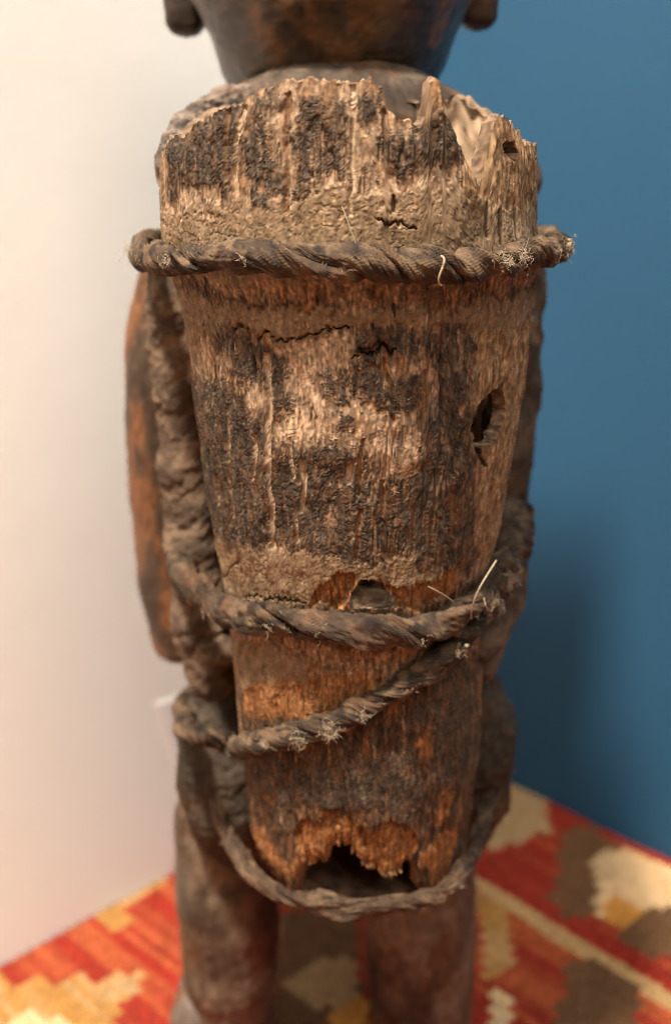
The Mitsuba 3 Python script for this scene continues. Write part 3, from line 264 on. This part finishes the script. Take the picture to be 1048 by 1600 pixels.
    for k, (x, y, z, r, h) in enumerate([(-49, 27, 214.5, 5, 4), (-47, 24, 205, 7, 5), (-42, 19, 203, 7, 5), (-51, 30, 246, 6, 6), (-50, 30, 232, 5.5, 5)]):
        L.append(lump((x / 1000, y / 1000, z / 1000), np.array([r, r * .8, h]) / 1000, 60 + k, .5, 5))
    v = join(L)
    c = mixc((.07, .047, .032), (.155, .105, .069), ss(.4, .62, fb(v[0] / .006, 4, 66))) * (.75 + .5 * fb(v[0] / .0011, 2, 67))[:, None]
    c = mixc(c, (.07, .048, .034), ss(.55, .7, fb(v[0] / .009, 4, 68)) * .8)
    part(F + 'clay_filling', v, 'dry_clay', c)
    tag(F + 'clay_filling', 'lumpy dried clay between body and tube')
    tag('carved_figure', 'dark carved wooden figure standing on the rug, its head cut by the top edge', 'wooden figure')
figure()

# ---------------------------------------------------------------- the weathered wooden tube tied to the figure
tz, tcx, tr = np.array(TUBE_PROFILE).T / 1000
fR = PchipInterpolator(tz, tr, extrapolate=True); fC = PchipInterpolator(tz, tcx, extrapolate=True)
def R_of(z): z = np.clip(z, .10, .41); return np.where(z > .3893, .0540 - (z - .3893) * .05, fR(np.minimum(z, .3893)))
def tube():
    front, NR = 640, 1040
    ph = np.concatenate([np.linspace(-180, -108, 40, endpoint=False), np.linspace(-108, 108, front, endpoint=False), np.linspace(108, 180, 41)])
    NC = len(ph)
    p3 = np.stack([ph * .9, ph * 0, ph * 0], -1)
    top = np.interp(ph, *np.array(RIM_TOP).T) + (N(p3 * 1.1, 1) - .5) * 1.1 + (N(p3 * .3, 2) - .5) * 1.6 + (fb(p3 * .7, 3, 9) - .5) * 7 * ss(38, 52, ph) * ss(150, 120, ph)
    bot = np.interp(ph, *np.array(RIM_BOTTOM).T) + (N(p3 * .9, 3) - .5) * 2.6 + (N(p3 * .25, 33) - .5) * 3.5
    PH = np.repeat(ph[None], NR, 0); w = np.linspace(0, 1, NR)[:, None]
    Zm = bot[None] * (1 - w) + top[None] * w
    s = np.radians(PH) * 48.0
    q = np.stack([s, Zm, 0 * s], -1)
    # wandering outline of every patch
    ws = (fb(q / np.array([5, 7, 1]), 3, 5) - .5) * 6 + (N(q / np.array([.7, 1.6, 1]), 6) - .5) * 1.3
    wz = (fb(q / np.array([4, 6, 1]), 3, 7) - .5) * 7 + (N(q / np.array([.6, 1.3, 1]), 8) - .5) * 2.2
    k48 = np.radians(1) * 48.0
    conv = lambda P: [(a * k48, b) for a, b in P]
    def patch(polys, amp=1.0, soft=.35):
        d = np.full(s.shape, -9.0)
        for P in polys: d = np.maximum(d, poly_sd(s + ws * amp, Zm + wz * amp, conv(P)))
        return ss(-soft, soft, d), d
    streak = fb(q / np.array([.55, 7, 1]), 3, 11); streak2 = fb(q / np.array([1.6, 22, 1]), 3, 12)
    fibre = N(q / np.array([.42, 3.2, 1]), 13); grit = N(q / .55, 14); grit2 = fb(q / 1.1, 3, 15)
    blot = fb(q / np.array([5, 9, 1]), 4, 16); blot2 = fb(q / np.array([2.2, 4.5, 1]), 4, 17); chop = N(q / np.array([.7, 1.5, 1]), 18)
    # bare wood: short fine fibres, pale and brown
    fine = N(np.stack([(s + .5 * ws * .3) / .62, Zm / (1.3 + 2.2 * fb(q / np.array([9, 9, 1]), 2, 62)), 0 * s], -1), 18); fine2 = N(q / np.array([.75, 1.1, 1]), 28); mott = fb(q / np.array([2.4, 3.6, 1]), 4, 29)
    col = mixc((.21, .13, .078), (.46, .33, .22), ss(.30, .66, .45 * streak + .55 * mott))
    col = mixc(col, (.33, .165, .07), ss(.54, .74, blot) * .7)
    col = mixc(col, (.15, .088, .052), ss(.56, .76, streak2) * .4)
    col = mixc(col, (.60, .46, .33), ss(.66, .92, fine) * ss(.48, .66, mott) * .6)
    col = mixc(col, (.11, .068, .045), ss(.70, .95, fine2) * .75)
    h = .22 * (fibre - .5) + .22 * (streak - .5) + .22 * (fine - .5) + .18 * (streak2 - .5)
    pale, pd = patch(PATCH_PALE, 1.0, .3)
    pale = ss(-2.2, 1.6, pd + 3.6 * (mott - .5) + 1.6 * (fine - .5) + 2.5 * (streak2 - .5))
    col = mixc(col, mixc(mixc((.34, .235, .155), (.54, .405, .285), ss(.3, .66, .5 * streak + .5 * mott)), (.70, .57, .43), ss(.68, .95, fine) * .8), pale * .8)
    col = mixc(col, (.14, .085, .055), pale * ss(.74, .95, fine2) * .7)
    tan, _ = patch(PATCH_TAN, 1.0, 1.2)
    col = mixc(col, mixc((.22, .13, .07), (.44, .30, .17), ss(.3, .65, .5 * streak + .5 * mott)), tan * .8)
    brown, _ = patch(PATCH_BROWN, 1.4, 2.0)
    cb = mixc((.028, .018, .012), (.062, .037, .023), ss(.35, .7, .5 * streak + .5 * mott))
    cb = mixc(cb, (.17, .08, .035), ss(.60, .74, blot2) * .7)
    cb = mixc(cb, (.34, .24, .15), ss(.66, .8, streak2) * ss(.5, .7, fine) * .8)
    brown = brown * (1 - .9 * pale)
    col = mixc(col, cb, brown * .92)
    clay, cd = patch(PATCH_CLAY, 1.0, .45)
    cl = ss(-1.2, 1.0, cd + 2.2 * (mott - .5)) * ss(.22, .42, blot2 + .1)
    clay = ss(-.3, .5, cd + 1.0 * (mott - .5)) * ss(.30, .42, blot2 + .1)
    cc = mixc((.20, .135, .083), (.33, .24, .155), ss(.3, .7, .5 * grit2 + .5 * mott))
    cc = mixc(cc, (.42, .32, .22), ss(.56, .75, blot) * .7)
    cc = mixc(cc, (.12, .08, .052), ss(.56, .75, fb(q / 3.0, 3, 41)) * .75)
    cc = mixc(cc, (.60, .49, .34), ss(.84, .96, grit) * .75)
    cc = mixc(cc, (.10, .065, .045), ss(.82, .96, fine2) * .6)
    col = mixc(col, cc, cl * .92)
    h = h * (1 - .5 * clay) + clay * (.42 + .16 * (grit2 - .5) + .22 * (grit - .5) + .4 * (fb(q / 5.0, 3, 42) - .5))
    orange, od = patch(PATCH_ORANGE, 1.0, .7)
    co = mixc((.16, .066, .027), (.40, .19, .075), ss(.32, .66, .6 * streak + .4 * mott))
    co = mixc(co, (.48, .30, .15), ss(.66, .9, fine) * .6)
    col = mixc(col, co, orange * .92); h = h + orange * (.5 * (streak - .5) + .7 * (mott - .5) + .3 * (fine - .5))
    _, dd = patch(PATCH_DARK, 1.0, .3)
    rag = dd + .35 + 2.6 * (mott - .5) + 1.6 * (fine - .5) + 3.5 * (streak - .5)
    # a thin stain reaches past the crust; crumbs of crust lie all over the middle, bare flecks inside it
    stain = ss(-1.8, .6, rag + .6) * (1 - .6 * clay)
    col = mixc(col, mixc((.12, .08, .055), (.21, .145, .095), mott), stain * .5)
    dark = ss(-.8, .8, rag)
    crumbs = ss(.60, .68, fb(q / np.array([2.0, 3.6, 1]), 4, 17)) * ss(.42, .56, fb(q / np.array([12, 20, 1]), 2, 19)) * (1 - .75 * clay) * (1 - orange)
    flecks = ss(.60, .70, fb(q / np.array([1.1, 4.0, 1]), 3, 20))
    dark = np.clip(np.maximum(dark, crumbs * .8 * (1 - .8 * pale)) - flecks * .6, 0, 1)
    cdk = mixc((.034, .028, .023), (.080, .063, .049), ss(.3, .72, .5 * grit2 + .5 * mott))
    cdk = mixc(cdk, (.12, .068, .04), ss(.55, .7, fb(q / np.array([3, 5, 1]), 3, 21)) * .6)
    cdk = mixc(cdk, (.26, .205, .15), ss(.80, .97, grit) * .75)
    col = mixc(col, cdk, dark * .97)
    h = h * (1 - .4 * dark) + dark * (.30 + .14 * (grit2 - .5) + .16 * (grit - .5) + .25 * (mott - .5) + .16 * (fine - .5))
    lum = col @ np.array([.3, .6, .1])
    col = col * (1 - .36 * ss(.05, .26, lum))[..., None]
    n1 = N(np.stack([(s + .15 * ws) / .50, (Zm + 3 * mott) / 1.25, 0 * s], -1), 63); n2 = N(q / np.array([.8, .8, 1]), 64); n3_ = N(np.stack([(s + .2 * ws) / .95, Zm / 4.5, 0 * s], -1), 65)
    gain = 1 - .55 * clay - .35 * dark
    col = col * np.exp(gain * (1.15 * (n1 - .5) + .75 * (n2 - .5) + .7 * (n3_ - .5)) + .10 * pale)[..., None]
    fl = ss(.74, .96, fine) * ss(.36, .6, mott) * (1 - .75 * dark) * (1 - .6 * brown)  # pale flecks painted in for glints on shiny fibres
    fl = fl * ss(.44, .62, fb(q / np.array([3.5, 6, 1]), 3, 61))
    col = mixc(col, (.56, .42, .28), fl * .85) * np.array([.88, .83, .775])
    rec = np.zeros(s.shape)
    for P in RECESS: rec = np.maximum(rec, poly_sd(s + ws * .7, Zm + wz * .7, conv(P)))
    h = h - 1.5 * ss(-.1, .5, rec) * (rec > 0)
    gc = {'pale': (.42, .31, .205), 'orange': (.17, .095, .05), 'tan': (.33, .23, .14), 'dark': (.09, .06, .04)}
    for line, wd, kind in GROOVES:
        d = line_d(s + ws * .25, Zm + wz * .5, conv(line)) - wd * (.35 + .9 * N(q / np.array([50, 3.5, 1]), 22))
        m = ss(.35, -.25, d - .15)
        col = mixc(col, mixc(np.array(gc[kind]) * .75, np.array(gc[kind]) * 1.15, fibre), m * .92)
        h = h - m * (1.0 if kind != 'dark' else 1.7)
    # splits along the grain and cracks across the clay
    split = .75 * ss(.05, .0, np.abs(fb(q / np.array([2.5, 30, 1]), 3, 23) - .5)) * ss(.48, .58, fb(q / np.array([7, 14, 1]), 2, 24)) * (1 - clay)
    h = h - .9 * split
    for line in CRACKS:
        d = line_d(s + ws * .8, Zm + wz * .7, conv(line)); h = h - 1.5 * ss(.55, .1, d)
    net = np.abs(fb(q / 4.2, 3, 25) - .5)
    h = h - .22 * ss(.03, .0, net) * clay - .3 * ss(.03, 0, np.abs(fb(q / 2.6, 3, 26) - .5)) * dark
    big = (fb(q / np.array([16, 40, 1]), 3, 27) - .5) * 2.2 + (fb(q / np.array([6, 9, 1]), 3, 37) - .5) * 1.3
    # torn rim: a thinner, splintered edge
    edge = np.minimum(top[None] - Zm, Zm - bot[None])
    h = h - 1.0 * ss(5, 0, edge) + ss(7, 0, edge) * (streak2 - .5) * 1.6
    z = Zm / 1000; a = np.radians(PH); r = R_of(z) + (h + big) / 1000
    P = np.stack([fC(np.clip(z, tz[0], tz[-1])) + r * np.sin(a), -r * np.cos(a), z], -1)
    hole = np.zeros(s.shape, bool)
    for Hh in HOLES: hole |= poly_sd(s + ws * .25, Zm + wz * .25, conv(Hh)) > 0
    keep = ~(hole[:-1, :-1] | hole[1:, :-1] | hole[:-1, 1:] | hole[1:, 1:])
    idx = np.arange(NR * NC).reshape(NR, NC)
    outer = grid_faces(NR, NC, keep)
    # broken edges through the thickness of the wall
    pad = np.zeros((NR + 1, NC + 1), bool); pad[1:-1, 1:-1] = keep; pad[1:-1, 0] = pad[1:-1, -1] = True
    E = []
    a_, b_ = pad[1:, 1:-1], pad[:-1, 1:-1]
    for m, flip in ((a_ & ~b_, 0), (~a_ & b_, 1)):
        i, j = np.nonzero(m); e = np.stack([idx[i, j], idx[i, j + 1]], 1); E.append(e[:, ::-1] if flip else e)
    a_, b_ = pad[1:-1, 1:], pad[1:-1, :-1]
    for m, flip in ((a_ & ~b_, 1), (~a_ & b_, 0)):
        i, j = np.nonzero(m); e = np.stack([idx[i, j], idx[i + 1, j]], 1); E.append(e[:, ::-1] if flip else e)
    E = np.vstack(E); used, inv = np.unique(E, return_inverse=True); E2_ = inv.reshape(E.shape)
    V = P.reshape(-1, 3); Cc = col.reshape(-1, 3); zz = V[used, 2]; aa = a.ravel()[used]
    ring, rc = [], []
    u3 = np.stack([s.ravel()[used], Zm.ravel()[used], 0 * zz], -1)
    for k, t in enumerate((0, 1.3, 2.8, 4.2)):
        rr = np.hypot(V[used, 0] - fC(np.clip(zz, tz[0], tz[-1])), V[used, 1]) - t / 1000
        dz = 0 if k == 0 else (N(u3 * 1.3 + 9.7 * k, 30 + k) - .5) * 1.6 / 1000
        ring.append(np.stack([fC(np.clip(zz, tz[0], tz[-1])) + rr * np.sin(aa), -rr * np.cos(aa), zz + dz], -1))
        cw = mixc((.08, .052, .034), (.25, .17, .11), ss(.25, .85, N(u3 * 1.1 + 3.3 * k, 40 + k)))
        cw = mixc(cw, (.16, .075, .035), ss(.26, .20, zz) * .75)
        rc.append(cw)
    base = len(V); m = len(used); F2 = []
    for k in range(3):
        F2.append(np.stack([base + k * m + E2_[:, 0], base + (k + 1) * m + E2_[:, 0], base + (k + 1) * m + E2_[:, 1], base + k * m + E2_[:, 1]], 1))
    VV = np.vstack([V] + ring); CC = np.vstack([Cc] + rc)
    F = np.vstack([tri(outer)] + [tri(x) for x in F2])
    scene['wooden_tube'] = mikit.ply((VV, F), 'old_wood', smooth=True, color=np.clip(CC, .01, .9))
    # the inside of the wall, coarser
    ri, ci = np.unique(np.r_[np.arange(0, NR, 3), NR - 1]), np.unique(np.r_[np.arange(0, NC, 2), NC - 1])
    gi = np.ix_(ri, ci); ai, zi = a[gi], z[gi]
    r2 = R_of(zi) - .0042 + (fb(q[gi] / np.array([2.2, 9, 1]), 4, 50) - .5) * .0034
    Pi = np.stack([fC(np.clip(zi, tz[0], tz[-1])) + r2 * np.sin(ai), -r2 * np.cos(ai), zi], -1)
    hi = hole[gi]; ki = ~(hi[:-1, :-1] | hi[1:, :-1] | hi[:-1, 1:] | hi[1:, 1:])
    n3 = q[gi] / np.array([1.2, 12, 1])
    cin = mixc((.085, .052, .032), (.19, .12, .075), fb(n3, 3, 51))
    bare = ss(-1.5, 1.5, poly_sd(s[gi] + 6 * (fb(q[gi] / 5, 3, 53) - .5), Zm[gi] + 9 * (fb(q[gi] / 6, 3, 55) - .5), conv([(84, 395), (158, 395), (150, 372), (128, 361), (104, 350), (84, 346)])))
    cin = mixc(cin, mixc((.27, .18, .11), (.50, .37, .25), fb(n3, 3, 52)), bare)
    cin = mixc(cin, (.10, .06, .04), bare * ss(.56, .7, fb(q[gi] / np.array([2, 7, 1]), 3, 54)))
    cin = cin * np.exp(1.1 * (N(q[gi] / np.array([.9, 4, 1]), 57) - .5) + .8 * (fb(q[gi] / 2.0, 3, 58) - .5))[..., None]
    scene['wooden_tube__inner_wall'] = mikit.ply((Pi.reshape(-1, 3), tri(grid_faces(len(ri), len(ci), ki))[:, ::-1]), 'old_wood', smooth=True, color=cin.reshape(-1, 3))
    # added brown core, blocking light inside the tube so its holes stay dark
    zc = np.linspace(146, 338, 24)
    rows = [(float(fC(z / 1000)) * 1000, 2, z, float(R_of(np.array(z / 1000))) * 1000 - 11.5, float(R_of(np.array(z / 1000))) * 1000 - 11.5) for z in zc]
    v = loft(rows, 220, 160, .0045, .010, 75, 2.0, .0008)
    part('wooden_tube__filler_core', v, 'dry_clay', mixc((.08, .05, .03), (.20, .125, .075), fb(v[0] / np.array([.003, .003, .02]), 3, 76)))
    tag('wooden_tube__filler_core', 'lumpy brown core added inside the hollow to keep its holes dark')
    # a clod of clay shows through the break above the middle cord, another lies in the open foot of the tube
    v = lump((.0100, -.0408, .2475), (.0085, .0040, .0085), 71, .5, 5)
    part('wooden_tube__clay_plug', v, 'dry_clay', mixc((.06, .043, .03), (.16, .115, .078), ss(.3, .7, fb(v[0] / .003, 4, 72))))
    v = lump((.009, .001, .1265), (.029, .028, .009), 73, .3, 6)
    part('wooden_tube__clay_plug_001', v, 'dry_clay', mixc((.05, .032, .022), (.13, .082, .052), ss(.3, .7, fb(v[0] / .0035, 4, 74))))
    tag('wooden_tube', 'weathered hollow wooden tube with torn rim and peeling dark crust, tied to the figure', 'wooden tube')
tube()

# ---------------------------------------------------------------- cords of twisted cloth
AXIS = lambda z: np.stack([fC(np.clip(z, tz[0], tz[-1])), 0 * z], -1)
def cord(key, pts, strands, rad, wid, off, pitch, seed, label, dust=.4, group=None, part_name='strand', dark=(.042, .033, .027), mid=(.115, .084, .062)):
    P = np.array(pts) / 1000
    s = np.r_[0, np.cumsum(np.linalg.norm(np.diff(P, axis=0), axis=1))]
    L = s[-1]; nr = int(L / .00045); u = np.linspace(0, L, nr); cs = CubicSpline(s, P)
    c = cs(u); t = cs(u, 1); t /= np.linalg.norm(t, axis=1, keepdims=True)
    c = c + (np.stack([fb(np.stack([u * 90, 0 * u, 0 * u + k], -1), 2, seed + k) for k in range(3)], -1) - .5) * .0016
    o = np.c_[c[:, :2] - AXIS(c[:, 2]), 0 * u]; o -= t * np.sum(o * t, 1)[:, None]; o /= np.linalg.norm(o, axis=1, keepdims=True)
    b = np.cross(t, o); nc = 56; th = np.arange(nc) / nc * 2 * np.pi
    turn = 2 * np.pi * (u / pitch + .95 * fb(np.stack([u * 32, 0 * u, 0 * u], -1), 2, seed + 4))
    for k in range(strands):
        a = turn + 2 * np.pi * k / strands
        d1 = np.cos(a)[:, None] * o + np.sin(a)[:, None] * b; d2 = -np.sin(a)[:, None] * o + np.cos(a)[:, None] * b
        swell = .68 + .62 * fb(np.stack([u * 110, 0 * u + k * 7, 0 * u], -1), 3, seed + 5)
        endcap = np.sqrt(np.clip(np.minimum(u, L - u) / .004, 1e-4, 1))
        cc = c + off * d1 * swell[:, None]
        v = cc[:, None] + ((rad * swell * endcap)[:, None, None] * np.cos(th)[None, :, None] * d1[:, None] + (wid * swell * endcap)[:, None, None] * np.sin(th)[None, :, None] * d2[:, None])
        # folds run along the strand
        U, TH = np.meshgrid(u, th, indexing='ij'); cy = np.stack([np.cos(TH) * 2.6, np.sin(TH) * 2.6, U * 130 + k * 5], -1)
        fold = fb(cy * np.array([.36, .36, .40]), 3, seed + 8) - .5
        rag = fb(cy * np.array([2.6, 2.6, 3.2]), 4, seed + 9) - .5
        n = (np.cos(TH)[..., None] * d1[:, None] + np.sin(TH)[..., None] * d2[:, None])
        v = v + n * (fold * .0031 + rag * .0015)[..., None]
        pv = v.reshape(-1, 3)
        col = mixc(dark, mid, ss(.3, .62, fb(pv / .005, 4, seed + 11)))
        col = mixc(col, (.29, .215, .145), ss(.62 - dust * .3, .82 - dust * .3, fb(pv / .004, 4, seed + 12)) * .85)
        col = mixc(col, (.18, .10, .06), ss(.58, .72, fb(pv / .006, 3, seed + 13)) * .6)
        fib = N(np.stack([TH * 9, U * 420, 0 * U + k], -1).reshape(-1, 3), seed + 15)
        col = mixc(col, (.30, .23, .16), ss(.72, .95, fib) * ss(.4, .6, fb(pv / .003, 3, seed + 16)) * .7)
        col = col * (.62 + .5 * N(pv / .0006, seed + 14))[:, None] * np.array([.52, .455, .395])
        uv = np.stack([U * 2 * np.pi / .0008, TH * 28], -1).reshape(-1, 2)
        name = f'{key}__{part_name}' + (f'_{k:03d}' if k else '')
        scene[name] = mikit.ply((pv, tri(grid_faces(nr, nc, wrap=True))), 'cloth_cord', smooth=True, color=np.clip(col, .01, .9), uv=uv)
    tag(key, label, 'cord', group)
    return cs, L
def thin(points, r0, r1, sides=4):
    p = np.asarray(points, float); t = np.gradient(p, axis=0); t /= np.linalg.norm(t, axis=1, keepdims=True) + 1e-12
    a = np.cross(t, [.3, .2, .93]); a /= np.linalg.norm(a, axis=1, keepdims=True) + 1e-12; b = np.cross(t, a)
    th = np.arange(sides) / sides * 2 * np.pi; r = np.linspace(r0, r1, len(p))
    v = p[:, None] + r[:, None, None] * (np.cos(th)[None, :, None] * a[:, None] + np.sin(th)[None, :, None] * b[:, None])
    return v.reshape(-1, 3), tri(grid_faces(len(p), sides, wrap=True))
def frays(key, spots, rng):
    M = []
    for (x, y, z, rad, n) in spots:
        c = np.array([x, y, z]) / 1000
        o = np.r_[c[:2] - AXIS(np.array([c[2]]))[0], 0]; o /= np.linalg.norm(o)
        for _ in range(int(n * 2.2)):
            st = c + rng.normal(0, .42, 3) * rad / 1000; d = rng.normal(0, 1, 3); d -= o * (d @ o) * .75; d /= np.linalg.norm(d)
            bend = rng.normal(0, 1, 3); bend -= o * (bend @ o) * .5; tt = np.linspace(0, 1, 10)[:, None]; ln = rng.uniform(.2, .9) ** 1.3 * rad / 1000
            curl = np.cross(d, bend)
            M.append(thin(st + d * np.sin(tt * 2.2) * ln * .6 + bend * tt ** 2 * ln * .6 + curl * np.sin(tt * 5) * ln * .18,   .00007, .00004))
        for _ in range(n // 24):
            M.append(lump(c + rng.normal(0, .42, 3) * rad / 1000 - o * .0003, rng.uniform(.10, .24, 3) * rad / 1000, int(rng.integers(1000)), .8, 3))
    scene[key + '__frayed_fibres'] = mikit.ply(join(M), 'pale_fibre', smooth=True)
    labels[key + '__frayed_fibres'] = {'label': 'pale cotton fibres fraying out of the cord', 'kind': 'stuff'}
rng = np.random.default_rng(7)
def on(cs, L, t, push=.0035):
    c = cs(t * L); o = np.r_[c[:2] - AXIS(np.array([c[2]]))[0], 0]; o /= np.linalg.norm(o); return (c + o * push) * 1000

cs, L = cord('twisted_cord', CORD_TOP, 2, .0023, .0040, .0015, .046, 101, 'topmost twisted cloth cord, running level round the tube below its torn rim', .5)
frays('twisted_cord', [(*on(cs, L, t, .003 * rng.uniform(.2, 1)), 1.8, 5) for t in rng.uniform(.14, .9, 46)] + [(*on(cs, L, t), r, n) for t, r, n in [(.21, 3.5, 40), (.27, 2.5, 20), (.33, 2.4, 26), (.42, 2.2, 22), (.5, 2, 14), (.62, 3.2, 60), (.645, 3, 46), (.71, 2.6, 26), (.76, 3.2, 50), (.8, 2.6, 30)]], rng)
cs, L = cord('twisted_cord_001', CORD_MIDDLE, 2, .0024, .0050, .0016, .060, 121, 'thickest twisted cloth cord, sagging across the middle of the tube', .36)
frays('twisted_cord_001', [(*on(cs, L, t, .004 * rng.uniform(.2, 1)), 1.8, 5) for t in rng.uniform(.14, .9, 46)] + [(*on(cs, L, t), r, n) for t, r, n in [(.3, 2.4, 20), (.42, 2.6, 30), (.47, 2.6, 30), (.57, 2.4, 26), (.66, 3, 50), (.70, 3.4, 80), (.73, 2.6, 30), (.80, 2.4, 20)]], rng)
for k, rows in enumerate([[(46, -6, 212, 4, 4), (52, 0, 221, 6.5, 5), (56, 9, 232, 7, 5.5), (56, 17, 243, 5, 5)], [(52, 30, 196, 5, 5), (57, 28, 208, 6.5, 6), (61, 29, 224, 7, 6), (61, 33, 240, 6, 5), (58, 36, 254, 4, 4)], [(50, 14, 194, 4, 4), (54, 18, 202, 5.5, 5), (55, 22, 214, 5, 5)]]):
    v = loft(rows, 90, 60, .0016, .008, 140 + k)
    c = mixc((.045, .032, .023), (.115, .082, .056), ss(.3, .7, fb(v[0] / .004, 4, 144 + k))) * (.8 + .4 * N(v[0] / .0006, 145))[:, None]
    part('twisted_cord_001__knot' + (f'_{k:03d}' if k else ''), v, 'dry_clay', c)
cs, L = cord('twisted_cord_002', CORD_LOWER, 3, .0019, .0027, .0017, .034, 161, 'thin ragged cord slanting from the right knot down to the left hip', .5)
frays('twisted_cord_002', [(*on(cs, L, t, .003 * rng.uniform(.2, 1)), 1.6, 5) for t in rng.uniform(.14, .9, 50)] + [(*on(cs, L, t), r, n) for t, r, n in [(.42, 2, 12), (.5, 2.4, 24), (.545, 3, 60), (.58, 3.2, 70), (.62, 2.4, 30), (.68, 2.4, 26), (.74, 2.4, 26), (.82, 2.6, 30)]], rng)
cs, L = cord('hide_strap', STRAP_BOTTOM, 2, .0014, .0025, .0010, .09, 181, 'bottom brown strap, passing under the open foot of the tube', .55, dark=(.05, .036, .028), mid=(.14, .098, .07))
frays('hide_strap', [(*on(cs, L, t, .002 * rng.uniform(.2, 1)), 1.5, 4) for t in rng.uniform(.14, .9, 40)] + [(*on(cs, L, t, .002), r, n) for t, r, n in [(.22, 2, 20), (.3, 2.2, 24), (.62, 2.2, 20)]], rng)

# ---------------------------------------------------------------- single loose fibres
FL = ['long pale bast fibre lying over the cord at the right knot', 'short curled pale fibre beside the right knot', 'thin golden straw sticking out above the right knot',
      'fine pale hair above the top cord near its middle', 'pale frayed thread hanging over the top cord right of centre']
for k, (pts, lab) in enumerate(zip(FIBRES, FL)):
    P = np.array(pts) / 1000; q = CubicSpline(np.arange(len(P)), P)(np.linspace(0, len(P) - 1, 24))
    key = 'loose_fibre' + (f'_{k:03d}' if k else '')
    r = (.0003, .0002, .00016, .00009, .0004)[k]
    scene[key] = mikit.ply(thin(q, r, r * .6, 6), 'pale_fibre', smooth=True); tag(key, lab, 'fibre')
